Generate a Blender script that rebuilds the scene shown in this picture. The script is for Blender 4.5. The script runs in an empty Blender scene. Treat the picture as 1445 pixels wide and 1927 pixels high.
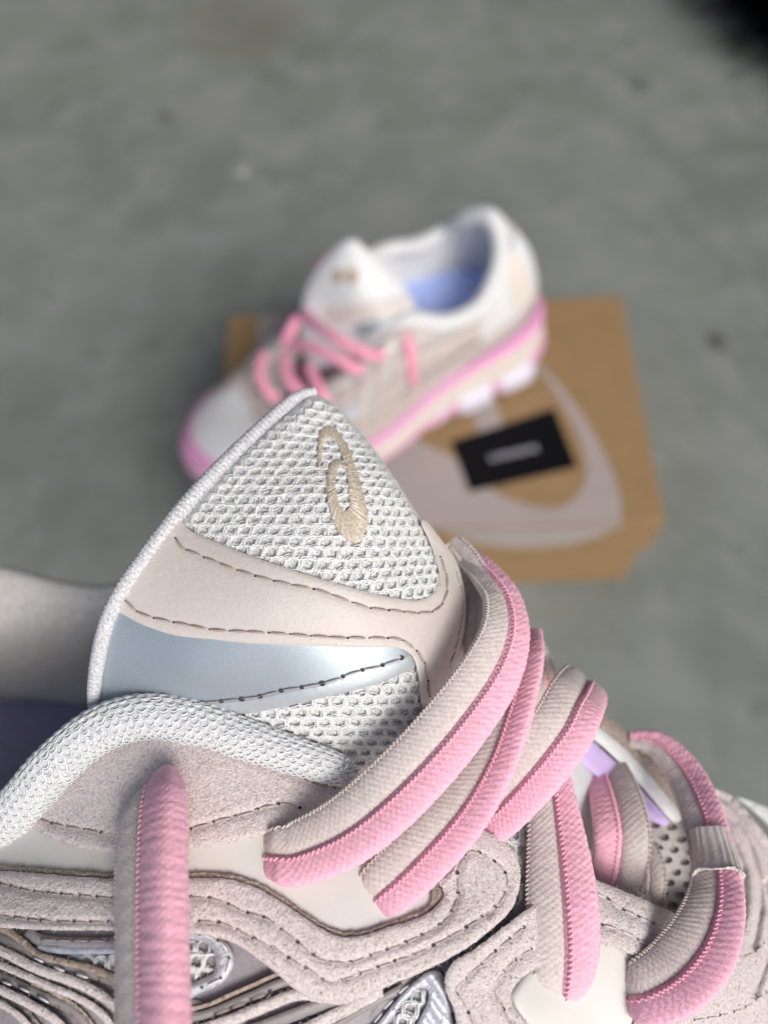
import bpy, math, random
import numpy as np
from mathutils import Matrix, Vector
from mathutils.geometry import delaunay_2d_cdt
SC = bpy.context.scene
COL = SC.collection
rng = np.random.default_rng(7)
random.seed(7)

# ------------------------------------------------------------------ camera
F, CX, CY = 1455.0, 722.5, 963.5          # solved from the shoe box and the card
PITCH, ROLL, CAM_H = math.radians(62.917), math.radians(-8.1136), 0.6349
_fw0 = np.array([0, math.cos(PITCH), -math.sin(PITCH)])
_up0 = np.array([0, math.sin(PITCH), math.cos(PITCH)])
_rt0 = np.array([1.0, 0, 0])
FW = _fw0
RT = _rt0 * math.cos(ROLL) + _up0 * math.sin(ROLL)
UP = -_rt0 * math.sin(ROLL) + _up0 * math.cos(ROLL)
CAM = np.array([0, 0, CAM_H])
cam = bpy.data.cameras.new('camera')
cam.sensor_fit = 'VERTICAL'; cam.sensor_height = 36.0; cam.lens = 36.0 * F / 1927.0
cam.clip_start = 0.005; cam.clip_end = 500
cam.dof.use_dof = True; cam.dof.focus_distance = 0.119; cam.dof.aperture_fstop = 9.3
co = bpy.data.objects.new('camera', cam); COL.objects.link(co)
M3 = Matrix([[RT[i], UP[i], -FW[i]] for i in range(3)])
co.matrix_world = Matrix.Translation(CAM) @ M3.to_4x4()
SC.camera = co

# ------------------------------------------------------------------ light
SUN_EL, SUN_AZ = 43.0, 150.0              # azimuth measured from +Y towards +X: daylight enters behind the camera
w = bpy.data.worlds.new('World'); SC.world = w; w.use_nodes = True
nt = w.node_tree; bg = nt.nodes['Background']
sky = nt.nodes.new('ShaderNodeTexSky'); sky.sky_type = 'NISHITA'; sky.sun_disc = False
sky.sun_elevation = math.radians(SUN_EL); sky.sun_rotation = math.radians(SUN_AZ)
sky.air_density = 1.0; sky.dust_density = 4.0; sky.ozone_density = 1.0
hs = nt.nodes.new('ShaderNodeHueSaturation'); hs.inputs['Saturation'].default_value = 1.0
nt.links.new(sky.outputs[0], hs.inputs['Color']); nt.links.new(hs.outputs[0], bg.inputs[0])
bg.inputs[1].default_value = 0.10
sl = bpy.data.lights.new('sun', 'SUN'); sl.energy = 1.4; sl.angle = math.radians(28); sl.color = (1.0, 0.998, 0.985)
so = bpy.data.objects.new('sun', sl); COL.objects.link(so)
_el, _az = math.radians(SUN_EL), math.radians(SUN_AZ)
_sd = Vector((math.sin(_az) * math.cos(_el), math.cos(_az) * math.cos(_el), math.sin(_el)))
so.rotation_euler = (-_sd).to_track_quat('-Z', 'Y').to_euler(); so.location = _sd * 4
vs = SC.view_settings; vs.view_transform = 'Standard'; vs.look = 'None'; vs.exposure = 0.43; vs.gamma = 1.0
SC.cycles.use_denoising = True
SC.cycles.max_bounces = 8

# ------------------------------------------------------------------ projection helpers
def PW(x, y, d):
    """photo ray (x, y) at depth d millimetres along the optical axis -> world metres"""
    x = np.asarray(x, float); y = np.asarray(y, float); d = np.asarray(d, float) / 1000.0
    return CAM + d[..., None] * (FW + RT * ((x - CX) / F)[..., None] - UP * ((y - CY) / F)[..., None])
def on_plane(x, y, z):
    r = FW + RT * (x - CX) / F - UP * (y - CY) / F
    return CAM + r * ((z - CAM_H) / r[2])
def unit(v): return v / np.maximum(np.linalg.norm(v, axis=-1, keepdims=True), 1e-12)

class Field:
    """thin-plate spline depth (mm) over the picture, through control points (x, y, depth)"""
    def __init__(s, pts, lam=0.0):
        p = np.array(pts, float); s.q = p[:, :2] / 1000.0; n = len(p)
        K = s.k(s.q, s.q) + lam * np.eye(n); A = np.zeros((n + 3, n + 3)); A[:n, :n] = K
        A[:n, n] = 1; A[:n, n + 1:] = s.q; A[n:, :n] = A[:n, n:].T
        s.w = np.linalg.solve(A, np.concatenate([p[:, 2], [0, 0, 0]]))
    def k(s, a, b):
        r2 = ((a[:, None] - b[None]) ** 2).sum(-1); return 0.5 * r2 * np.log(np.maximum(r2, 1e-12))
    def __call__(s, x, y):
        x = np.asarray(x, float); y = np.asarray(y, float); sh = x.shape
        q = np.stack([x.ravel(), y.ravel()], 1) / 1000.0; n = len(s.q)
        return (s.k(q, s.q) @ s.w[:n] + s.w[n] + q @ s.w[n + 1:]).reshape(sh)

_NG = rng.random((8, 64, 64)) - 0.5
def noise2(x, y, scale, seed=0):
    g = _NG[seed % 8]; u = x / scale + 17.3 * seed; v = y / scale + 5.1 * seed
    i = np.floor(u).astype(int); j = np.floor(v).astype(int); a = u - i; b = v - j
    a = a * a * (3 - 2 * a); b = b * b * (3 - 2 * b); i0, i1, j0, j1 = i % 64, (i + 1) % 64, j % 64, (j + 1) % 64
    return (g[i0, j0] * (1 - a) + g[i1, j0] * a) * (1 - b) + (g[i0, j1] * (1 - a) + g[i1, j1] * a) * b

def spline(pts, n, closed=False):
    """Catmull-Rom through pts (any dimension), n samples spread evenly by length"""
    p = np.array(pts, float)
    if closed: q = np.concatenate([p[-1:], p, p[:2]])
    else: q = np.concatenate([2 * p[:1] - p[1:2], p, 2 * p[-1:] - p[-2:-1]])
    seg = len(q) - 3; t = np.linspace(0, 1, 24, endpoint=False)[:, None]; out = []
    for i in range(seg):
        a, b, c, d = q[i], q[i + 1], q[i + 2], q[i + 3]
        out.append(0.5 * ((2 * b) + (-a + c) * t + (2 * a - 5 * b + 4 * c - d) * t ** 2 + (-a + 3 * b - 3 * c + d) * t ** 3))
    out = np.concatenate(out + [p[:1] if closed else p[-1:]])
    k = min(3, p.shape[1]) if p.shape[1] < 4 else 2
    L = np.concatenate([[0], np.cumsum(np.linalg.norm(np.diff(out[:, :k], axis=0), axis=1))])
    tt = np.linspace(0, L[-1], n, endpoint=not closed)
    return np.stack([np.interp(tt, L, out[:, c]) for c in range(p.shape[1])], 1)
def plen(p): p = np.array(p, float)[:, :2]; return np.linalg.norm(np.diff(p, axis=0), axis=1).sum()

def inside(px, py, poly):
    r = np.zeros(px.shape, bool); n = len(poly); j = n - 1
    for i in range(n):
        xi, yi = poly[i]; xj, yj = poly[j]
        if yi != yj:
            c = ((yi > py) != (yj > py)) & (px < (xj - xi) * (py - yi) / (yj - yi) + xi); r ^= c
        j = i
    return r
def dist_line(px, py, line, closed=False):
    a = np.array(line); b = np.roll(a, -1, 0) if closed else a[1:]
    a = a if closed else a[:-1]; best = np.full(px.shape, 1e9)
    for (x0, y0), (x1, y1) in zip(a, b):
        dx, dy = x1 - x0, y1 - y0; l2 = dx * dx + dy * dy + 1e-9
        t = np.clip(((px - x0) * dx + (py - y0) * dy) / l2, 0, 1)
        best = np.minimum(best, (px - x0 - t * dx) ** 2 + (py - y0 - t * dy) ** 2)
    return np.sqrt(best)

# ------------------------------------------------------------------ mesh helpers
class Acc:
    def __init__(s): s.v = []; s.f = []; s.m = []; s.n = 0
    def add(s, v, f, m=0):
        s.v.append(np.asarray(v, float)); s.f.extend((np.asarray(f) + s.n).tolist())
        s.m.extend([m] * len(f)) if np.isscalar(m) else s.m.extend(list(m)); s.n += len(v)
    def build(s, name, mats, parent=None, smooth=True, kind=None, origin=None):
        o_ = np.zeros(3)
        p = parent
        while p is not None: o_ = o_ + np.array(p.location); p = p.parent
        if parent is None and origin is not None: o_ = np.array(origin, float)
        me = bpy.data.meshes.new(name); me.from_pydata((np.concatenate(s.v) - o_).tolist(), [], s.f)
        me.polygons.foreach_set('use_smooth', [smooth] * len(me.polygons))
        mats = mats if isinstance(mats, (list, tuple)) else [mats]
        for m in mats: me.materials.append(m)
        me.polygons.foreach_set('material_index', s.m); me.update()
        o = bpy.data.objects.new(name, me); COL.objects.link(o)
        if parent is not None: o.parent = parent
        elif origin is not None: o.location = origin
        if kind: o['kind'] = kind
        return o
def thing(name, label, cat, loc, group=None):
    o = bpy.data.objects.new(name, None); COL.objects.link(o); o.location = loc; o.empty_display_size = 0.02
    o['label'] = label; o['category'] = cat
    if group: o['group'] = group
    return o

def grid_faces(n, m, closed_m=False, closed_n=False):
    i = np.arange(n if closed_n else n - 1)[:, None]; j = np.arange(m if closed_m else m - 1)[None]
    i1, j1 = (i + 1) % n, (j + 1) % m
    return np.stack([i * m + j, i * m + j1, i1 * m + j1, i1 * m + j], -1).reshape(-1, 4)

def yarns(acc, P, r, mat=0, sides=4, closed=False, taper=False):
    """K thin threads at once: P is (K, N, 3)"""
    P = np.asarray(P, float); K, N, _ = P.shape
    T = np.roll(P, -1, 1) - np.roll(P, 1, 1)
    if not closed: T[:, 0] = P[:, 1] - P[:, 0]; T[:, -1] = P[:, -1] - P[:, -2]
    T = unit(T); A = unit(CAM - P); B = unit(np.cross(T, A)); A = np.cross(B, T)
    a = np.arange(sides) * 2 * np.pi / sides
    rr = np.ones(N)
    if taper: rr = np.sqrt(np.clip(1 - np.abs(np.linspace(-1, 1, N)) ** 4, 0.02, 1))
    rad = np.broadcast_to(np.asarray(r, float), (K,))[:, None] * rr[None]
    V = P[:, :, None] + rad[..., None, None] * (np.cos(a)[None, None, :, None] * A[:, :, None] + np.sin(a)[None, None, :, None] * B[:, :, None])
    g = grid_faces(N, sides, True, closed); f = (g[None] + (np.arange(K) * N * sides)[:, None, None]).reshape(-1, 4)
    acc.add(V.reshape(-1, 3), f, mat)

def tube(acc, P, rad, sides=12, mat=0, disp=None, cap=True, flat=1.0):
    """one tube along P (N,3), radius per point; disp(s, a) gives extra radius"""
    P = np.asarray(P, float); N = len(P); T = unit(np.gradient(P, axis=0)); A = unit(CAM - P)
    B = unit(np.cross(T, A)); A = np.cross(B, T)
    a = np.arange(sides) * 2 * np.pi / sides
    s = np.concatenate([[0], np.cumsum(np.linalg.norm(np.diff(P, axis=0), axis=1))])
    R = np.broadcast_to(np.asarray(rad, float), (N,))[:, None] * np.ones(sides)[None]
    if disp is not None: R = R + disp(s[:, None], a[None])
    V = P[:, None] + R[..., None] * (flat * np.cos(a)[None, :, None] * A[:, None] + np.sin(a)[None, :, None] * B[:, None])
    v = V.reshape(-1, 3); f = grid_faces(N, sides, True); acc.add(v, f, mat)
    if cap:
        acc.add(np.concatenate([V[0], P[:1]]), np.array([[i, (i + 1) % sides, sides] for i in range(sides)]), mat)
        acc.add(np.concatenate([V[-1], P[-1:]]), np.array([[(i + 1) % sides, i, sides] for i in range(sides)]), mat)

def tri_region(outline, step, holes=()):
    """triangulated interior of a closed outline (N,2) in the picture; returns pts, tris, boundary index list"""
    x0, y0 = outline.min(0); x1, y1 = outline.max(0)
    gx, gy = np.meshgrid(np.arange(x0, x1, step), np.arange(y0, y1, step * 0.866)); gx = gx + (np.arange(gx.shape[0]) % 2)[:, None] * step * 0.5
    gx, gy = gx.ravel(), gy.ravel(); k = inside(gx, gy, outline)
    for h in holes: k &= ~inside(gx, gy, h)
    gx, gy = gx[k], gy[k]; k = dist_line(gx, gy, outline, True) > step * 0.55
    for h in holes: k &= dist_line(gx, gy, h, True) > step * 0.55
    loops = [outline] + list(holes); pts = []; edges = []; idx = []
    for l in loops:
        b = len(pts); pts += [tuple(p) for p in l]; n = len(l)
        edges += [(b + i, b + (i + 1) % n) for i in range(n)]; idx.append(list(range(b, b + n)))
    pts += list(zip(gx[k].tolist(), gy[k].tolist()))
    V, E_, Fc, ov, _, _ = delaunay_2d_cdt([Vector(p) for p in pts], edges, [], 0, 1e-6)
    V = np.array([tuple(v) for v in V]); Fc = np.array(Fc); remap = {}
    for i, o in enumerate(ov):
        for q in o: remap[q] = i
    c = V[Fc].mean(1); k = inside(c[:, 0], c[:, 1], outline)
    for h in holes: k &= ~inside(c[:, 0], c[:, 1], h)
    Fc = Fc[k]; p = V[Fc]
    ar = (p[:, 1, 0] - p[:, 0, 0]) * (p[:, 2, 1] - p[:, 0, 1]) - (p[:, 1, 1] - p[:, 0, 1]) * (p[:, 2, 0] - p[:, 0, 0])
    Fc[ar > 0] = Fc[ar > 0][:, ::-1]
    return V, Fc, [[remap[q] for q in l] for l in idx]

def closed_outline(pts, seg=7.0, jitter=0.0, smooth=True):
    p = np.array(pts, float)
    if smooth: o = spline(p, max(12, int(plen(np.concatenate([p, p[:1]])) / seg)), True)
    else: o = np.concatenate([np.linspace(p[i], p[(i + 1) % len(p)], max(2, int(np.linalg.norm(p[(i + 1) % len(p)] - p[i]) / seg)), endpoint=False) for i in range(len(p))])
    if jitter: o = o + (noise2(o[:, 0], o[:, 1], 9, 1)[:, None] * [2.2, 0] + noise2(o[:, 0], o[:, 1], 9, 2)[:, None] * [0, 2.2]) * jitter + rng.normal(0, 0.35 * jitter, o.shape)
    return o

def patch(name, pts, field, off, thick, mats, parent, step=7.0, edge=1.0, drop=None, grain=0.0, grooves=(), jitter=0.0,
          smooth=True, relief=None, holes=(), kind=None, nap=1.0):
    """a sheet of material cut to an outline, lying on a curved surface: rounded edge, cut side wall of real thickness"""
    ol = closed_outline(pts, min(step, 7.0), jitter, smooth); hl = [closed_outline(h, min(step, 6.0), jitter) for h in holes]
    V, T, loops = tri_region(ol, step, hl); x, y = V[:, 0], V[:, 1]
    d = field(x, y) - off; mm = d / F                       # millimetres per pixel at that depth
    db = dist_line(x, y, ol, True)
    for h in hl: db = np.minimum(db, dist_line(x, y, h, True))
    if edge > 0:
        t = np.clip(db * mm / edge, 0, 1); d = d + (drop if drop is not None else edge * 0.6) * (1 - np.sqrt(1 - (1 - t) ** 2))
    if grain: d = d + grain * (noise2(x, y, 9, 3) + 0.9 * noise2(x, y, 5, 4)) + grain * 1.2 * noise2(x, y, 30, 5)
    for line, wpx, dep in grooves:
        g = dist_line(x, y, line); d = d + dep * np.exp(-(g / wpx) ** 2)
    if relief is not None: d = d + relief(x, y)
    acc = Acc(); top = PW(x, y, d); acc.add(top, T, 0)
    for l in loops:
        l = np.array(l); bx, by, bd = x[l], y[l], d[l]; n = len(l); k = 4
        rows = [PW(bx, by, bd + thick * q / (k - 1) + (0.06 * rng.normal(0, 1, n) if jitter and 0 < q < k - 1 else 0)) for q in range(k)]
        acc.add(np.concatenate(rows), grid_faces(k, n, True), 1 if isinstance(mats, (list, tuple)) and len(mats) > 1 else 0)
    if grain > .03 and nap:      # loose nap: short fibres lying on the face and sticking out of the cut edge
        p = V[T]; ar = .5 * np.abs((p[:, 1, 0] - p[:, 0, 0]) * (p[:, 2, 1] - p[:, 0, 1]) - (p[:, 1, 1] - p[:, 0, 1]) * (p[:, 2, 0] - p[:, 0, 0]))
        n = int(ar.sum() * .0068 * nap); ti = rng.choice(len(T), n, p=ar / ar.sum()); bc = rng.dirichlet((1, 1, 1), n)
        q = (p[ti] * bc[..., None]).sum(1); qd = (d[T][ti] * bc).sum(1); vis = (q[:, 0] > -30) & (q[:, 0] < 1480) & (q[:, 1] < 1960); q, qd = q[vis], qd[vis]
        an = rng.normal(.9, 1.1, len(q)); ln = rng.gamma(4, 1.15, len(q)); st = np.array([-.5, 0, .5])[None]
        fx = q[:, :1] + ln[:, None] * st * np.cos(an)[:, None]; fy = q[:, 1:] + ln[:, None] * st * np.sin(an)[:, None]
        fd = qd[:, None] - np.array([-.03, .08, .16])[None] * (.5 + rng.random((len(q), 1)))
        yarns(acc, PW(fx, fy, fd), .000042, 0, 3)
        l = np.array(loops[0]); k = np.repeat(l, 3); nb = len(k); an = rng.random(nb) * 6.28; ln = rng.gamma(3, 1.0, nb)[:, None] * np.array([0, .6, 1.1])[None]
        yarns(acc, PW(x[k][:, None] + ln * np.cos(an)[:, None], y[k][:, None] + ln * np.sin(an)[:, None], d[k][:, None] + np.array([.2, .0, -.05])[None] + .2), .00004, 0, 3)
    return acc.build(name, mats, parent, kind=kind)

def stitch_line(acc, pts, field, off, pitch=2.2, fill=0.72, r=0.20, hole=0.30, mat=0, hmat=1, rise=0.18, wob=0.3):
    """a row of thread stitches sunk at both ends into needle holes; pts in the picture, sizes in mm"""
    p = spline(pts, 400); dd = field(p[:, 0], p[:, 1]) - off; W = PW(p[:, 0], p[:, 1], dd)
    L = np.concatenate([[0], np.cumsum(np.linalg.norm(np.diff(W, axis=0), axis=1))]) * 1000
    n = max(1, int(L[-1] / pitch)); st = (np.arange(n) + 0.15) * pitch + rng.normal(0, 0.06 * pitch, n); N = 7
    u = np.linspace(0, 1, N)
    q = st[:, None] + u[None] * pitch * fill
    x = np.interp(q, L, p[:, 0]); y = np.interp(q, L, p[:, 1]); ppm = F / np.interp(q, L, dd)
    tx = np.gradient(p[:, 0]); ty = np.gradient(p[:, 1]); tl = np.hypot(tx, ty); nx = np.interp(q, L, -ty / tl); ny = np.interp(q, L, tx / tl)
    side = (u[None] - 0.5) * 0.35 * wob + rng.normal(0, 0.05, (n, 1)) * wob
    x = x + nx * side * ppm; y = y + ny * side * ppm
    d = field(x, y) - off - rise * np.sin(np.pi * u)[None] * 1.6 + 0.10
    yarns(acc, PW(x, y, d), r / 1000, mat, 6, taper=True)
    if hole > 0:
        hq = np.concatenate([st - 0.02 * pitch, st[-1:] + pitch])
        hx = np.interp(hq, L, p[:, 0]); hy = np.interp(hq, L, p[:, 1]); c = PW(hx, hy, field(hx, hy) - off - 0.02)
        a = np.arange(8) * np.pi / 4; rr = hole / 1000 * (0.75 + 0.5 * rng.random((len(c), 1)))
        ring = c[:, None] + rr[..., None] * (np.cos(a)[None, :, None] * RT + 0.8 * np.sin(a)[None, :, None] * UP)
        low = c + FW * hole / 1000 * 0.5
        v = np.concatenate([ring, low[:, None]], 1).reshape(-1, 3)
        f = np.array([[i, (i + 1) % 8, 8] for i in range(8)]); acc.add(v, (f[None] + (np.arange(len(c)) * 9)[:, None, None]).reshape(-1, 3), hmat)

# ------------------------------------------------------------------ materials
def mat(name, col, rough=0.6, metal=0.0, bump=0.0, bscale=800.0, var=0.0, vscale=200.0, sheen=0.0, spec=0.5, detail=3.0, col2=None, coat=0.0, aniso=0.0):
    m = bpy.data.materials.new(name); m.use_nodes = True; t = m.node_tree; b = t.nodes['Principled BSDF']
    b.inputs['Base Color'].default_value = (*col, 1); b.inputs['Roughness'].default_value = rough; b.inputs['Metallic'].default_value = metal
    b.inputs['Specular IOR Level'].default_value = spec
    if sheen: b.inputs['Sheen Weight'].default_value = sheen; b.inputs['Sheen Roughness'].default_value = 0.4
    if coat: b.inputs['Coat Weight'].default_value = coat; b.inputs['Coat Roughness'].default_value = 0.25
    tc = t.nodes.new('ShaderNodeTexCoord')
    if bump:
        n = t.nodes.new('ShaderNodeTexNoise'); n.inputs['Scale'].default_value = bscale; n.inputs['Detail'].default_value = detail
        t.links.new(tc.outputs['Object'], n.inputs['Vector']); bp = t.nodes.new('ShaderNodeBump'); bp.inputs['Strength'].default_value = bump
        bp.inputs['Distance'].default_value = 0.4 / bscale * 2; t.links.new(n.outputs['Fac'], bp.inputs['Height']); t.links.new(bp.outputs[0], b.inputs['Normal'])
    if var:
        n = t.nodes.new('ShaderNodeTexNoise'); n.inputs['Scale'].default_value = vscale; n.inputs['Detail'].default_value = 5.0
        t.links.new(tc.outputs['Object'], n.inputs['Vector']); mx = t.nodes.new('ShaderNodeMix'); mx.data_type = 'RGBA'
        c2 = col2 or tuple(c * (1 - var) for c in col)
        mx.inputs['A'].default_value = (*tuple(min(1, c * (1 + var * 0.5)) for c in col), 1); mx.inputs['B'].default_value = (*c2, 1)
        r = t.nodes.new('ShaderNodeMapRange'); r.inputs['From Min'].default_value = 0.32; r.inputs['From Max'].default_value = 0.68
        t.links.new(n.outputs['Fac'], r.inputs['Value']); t.links.new(r.outputs[0], mx.inputs['Factor']); t.links.new(mx.outputs['Result'], b.inputs['Base Color'])
    return m
SUEDE = mat('mauve suede', (0.70, 0.625, 0.61), 0.95, bump=1.0, bscale=3200, var=0.24, vscale=2200, sheen=0.35, spec=0.1, detail=4)
SUEDE_CUT = mat('suede cut edge', (0.42, 0.345, 0.285), 0.95, bump=0.8, bscale=2500, var=0.35, vscale=1500, spec=0.1)
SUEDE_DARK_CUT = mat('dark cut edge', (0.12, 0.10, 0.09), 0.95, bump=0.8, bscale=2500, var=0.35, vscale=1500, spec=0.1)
LEATHER = mat('cream smooth leather', (0.72, 0.70, 0.655), 0.42, bump=0.05, bscale=900, var=0.03, vscale=120)
BEIGE = mat('beige lace yarn', (0.68, 0.60, 0.565), 0.85, bump=0.5, bscale=3500, var=0.16, vscale=1900, sheen=0.25, spec=0.2)
PINK = mat('pink lace yarn', (0.94, 0.50, 0.62), 0.75, bump=0.5, bscale=3500, var=0.14, vscale=1900, sheen=0.25, spec=0.25)
YARN = mat('white net yarn', (0.80, 0.81, 0.80), 0.5, bump=0.4, bscale=5000, var=0.06, vscale=900, sheen=0.1)
NETBASE = mat('white knit ground', (0.70, 0.72, 0.73), 0.8, bump=0.8, bscale=4000, var=0.12, vscale=2500)
NETHOLE = mat('grey inner net', (0.74, 0.735, 0.71), 0.9, bump=1.0, bscale=4500, var=0.45, vscale=3200)
TAN = mat('warm grey synthetic leather', (0.60, 0.55, 0.515), 0.45, bump=0.3, bscale=2600, var=0.04, vscale=900)
TANCUT = mat('synthetic leather cut edge', (0.62, 0.56, 0.50), 0.8)
SILVER = mat('silver satin', (0.46, 0.52, 0.56), 0.46, metal=0.65, bump=0.18, bscale=5200, var=0.07, vscale=3000)
THREAD = mat('taupe thread', (0.44, 0.365, 0.32), 0.6, bump=0.5, bscale=5000, var=0.2, vscale=2500)
GREYTHREAD = mat('grey thread', (0.36, 0.34, 0.34), 0.6, bump=0.5, bscale=5000, var=0.2, vscale=2500)
NEEDLE = mat('needle hole', (0.055, 0.042, 0.038), 0.95)
GOLD = mat('champagne embroidery thread', (0.58, 0.505, 0.40), 0.27, var=0.30, vscale=2600, sheen=0.2, spec=0.8)
SATIN = mat('grey mauve satin underlay', (0.30, 0.275, 0.295), 0.42, bump=0.3, bscale=4500, var=0.15, vscale=2000)
TAPE = mat('dark grey film strip', (0.29, 0.265, 0.26), 0.45, bump=0.1, bscale=2500, var=0.1, vscale=900)
FILM = mat('silver welded rim', (0.55, 0.56, 0.62), 0.48, metal=0.4, bump=0.4, bscale=3000, var=0.25, vscale=1400)
LINING = mat('beige mesh lining', (0.68, 0.66, 0.62), 0.9, bump=0.8, bscale=900, var=0.15, vscale=700)
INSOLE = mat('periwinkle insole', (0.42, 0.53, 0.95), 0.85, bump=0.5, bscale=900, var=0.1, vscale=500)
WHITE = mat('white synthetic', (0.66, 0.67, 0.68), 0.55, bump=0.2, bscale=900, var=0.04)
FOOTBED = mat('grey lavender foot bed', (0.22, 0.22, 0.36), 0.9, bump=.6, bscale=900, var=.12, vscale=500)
LILAC = mat('lilac edge', (0.62, 0.48, 0.80), 0.6, var=0.08)

# ================================================================== floor, box, card, dark stand-in mound
BX0, BY0, BYAW, BL, BW, BH = -0.13311, 0.26086, math.radians(-6.6058), 0.335, 0.2134, 0.12264
def floor_material():
    m = mat('concrete', (0.2, 0.2, 0.19), 0.75, spec=0.3); t = m.node_tree; b = t.nodes['Principled BSDF']
    tc = t.nodes.new('ShaderNodeTexCoord')
    def noise(s, d, r=0.55):
        n = t.nodes.new('ShaderNodeTexNoise'); n.inputs['Scale'].default_value = s; n.inputs['Detail'].default_value = d; n.inputs['Roughness'].default_value = r
        t.links.new(tc.outputs['Object'], n.inputs['Vector']); return n
    def mix(fac, a, c, k=1.0):
        x = t.nodes.new('ShaderNodeMix'); x.data_type = 'RGBA'; x.clamp_factor = True
        mm = t.nodes.new('ShaderNodeMath'); mm.operation = 'MULTIPLY'; mm.inputs[1].default_value = k
        t.links.new(fac, mm.inputs[0]); t.links.new(mm.outputs[0], x.inputs['Factor'])
        for s, q in (('A', a), ('B', c)):
            if isinstance(q, tuple): x.inputs[s].default_value = (*q, 1)
            else: t.links.new(q, x.inputs[s])
        return x.outputs['Result']
    def rng_(o, a, c):
        r = t.nodes.new('ShaderNodeMapRange'); r.interpolation_type = 'SMOOTHSTEP'; r.inputs['From Min'].default_value = a; r.inputs['From Max'].default_value = c
        t.links.new(o, r.inputs['Value']); return r.outputs[0]
    c = mix(rng_(noise(5.5, 6, .6).outputs['Fac'], .33, .67), FLOOR_A, FLOOR_B)
    c = mix(rng_(noise(16, 5, .6).outputs['Fac'], .42, .72), c, FLOOR_C, 0.55)
    c = mix(rng_(noise(31, 4, .6).outputs['Fac'], .55, .75), c, FLOOR_D, 0.50)
    c = mix(rng_(noise(420, 2, .5).outputs['Fac'], .5, .8), c, (0.09, 0.09, 0.085), 0.25)
    sep = t.nodes.new('ShaderNodeVectorMath')
    for (px, py, rad, col, k) in [(1347, 641, .016, (0.07, 0.07, 0.065), .75), (1203, 157, .016, (0.09, 0.105, 0.10), .8), (458, 325, .011, (0.42, 0.41, 0.42), .8), (312, 222, .014, (0.10, 0.10, 0.09), .7), (455, 45, .09, (0.15, 0.135, 0.10), .45), (405, 205, .06, (0.24, 0.25, 0.24), .6), (730, 420, .05, (0.23, 0.24, 0.23), .5)]:
        P = on_plane(px, py, 0.0); d = t.nodes.new('ShaderNodeVectorMath'); d.operation = 'DISTANCE'; d.inputs[1].default_value = tuple(P)
        wv = t.nodes.new('ShaderNodeVectorMath'); wv.operation = 'MULTIPLY_ADD'; nn = noise(40, 2)
        wv.inputs[1].default_value = (rad * .9,) * 3; t.links.new(nn.outputs['Color'], wv.inputs[0]); t.links.new(tc.outputs['Object'], wv.inputs[2])
        sb = t.nodes.new('ShaderNodeVectorMath'); sb.operation = 'SUBTRACT'; sb.inputs[1].default_value = (rad * .45,) * 3
        t.links.new(wv.outputs[0], sb.inputs[0]); t.links.new(sb.outputs[0], d.inputs[0])
        r = t.nodes.new('ShaderNodeMapRange'); r.interpolation_type = 'SMOOTHSTEP'; r.inputs['From Min'].default_value = rad * 1.15; r.inputs['From Max'].default_value = rad * .35
        t.links.new(d.outputs['Value'], r.inputs['Value']); c = mix(r.outputs[0], c, col, k)
    t.links.new(c, b.inputs['Base Color'])
    bp = t.nodes.new('ShaderNodeBump'); bp.inputs['Strength'].default_value = .25; bp.inputs['Distance'].default_value = .002
    t.links.new(noise(90, 6).outputs['Fac'], bp.inputs['Height']); t.links.new(bp.outputs[0], b.inputs['Normal'])
    return m
ROOF_Y = 0.45
FLOOR_A, FLOOR_B, FLOOR_C, FLOOR_D = (0.166, 0.183, 0.162), (0.222, 0.238, 0.218), (0.285, 0.295, 0.285), (0.094, 0.104, 0.088)
a = Acc(); a.add([(-40, -40, 0), (40, -40, 0), (40, 40, 0), (-40, 40, 0)], [[0, 1, 2, 3]])
fl = a.build('floor', floor_material(), smooth=False, kind='structure')
# unseen ceiling and walls of a supposed garage, added to shade the far floor
PLASTER = mat('grey plaster', (0.30, 0.30, 0.29), 0.9, bump=.2, bscale=60, var=.1, vscale=6)
def unseen_slab(name, x0, x1, y0, y1, z0, z1, label, cat):
    a = Acc(); v = [(x, y, z) for z in (z0, z1) for x, y in ((x0, y0), (x1, y0), (x1, y1), (x0, y1))]
    a.add(v, [[3, 2, 1, 0], [4, 5, 6, 7], [0, 1, 5, 4], [1, 2, 6, 5], [2, 3, 7, 6], [3, 0, 4, 7]])
    o = a.build(name, PLASTER, smooth=False, kind='structure'); return o
unseen_slab('unseen_roof', -3.2, 3.2, ROOF_Y, 6.1, 2.45, 2.6, '', '')
unseen_slab('wall', -3.2, -3.05, ROOF_Y, 5.95, 0, 2.449, '', ''); unseen_slab('wall', 3.05, 3.2, ROOF_Y, 5.95, 0, 2.449, '', ''); unseen_slab('wall', -3.2, 3.2, 5.952, 6.1, 0, 2.449, '', '')

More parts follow.
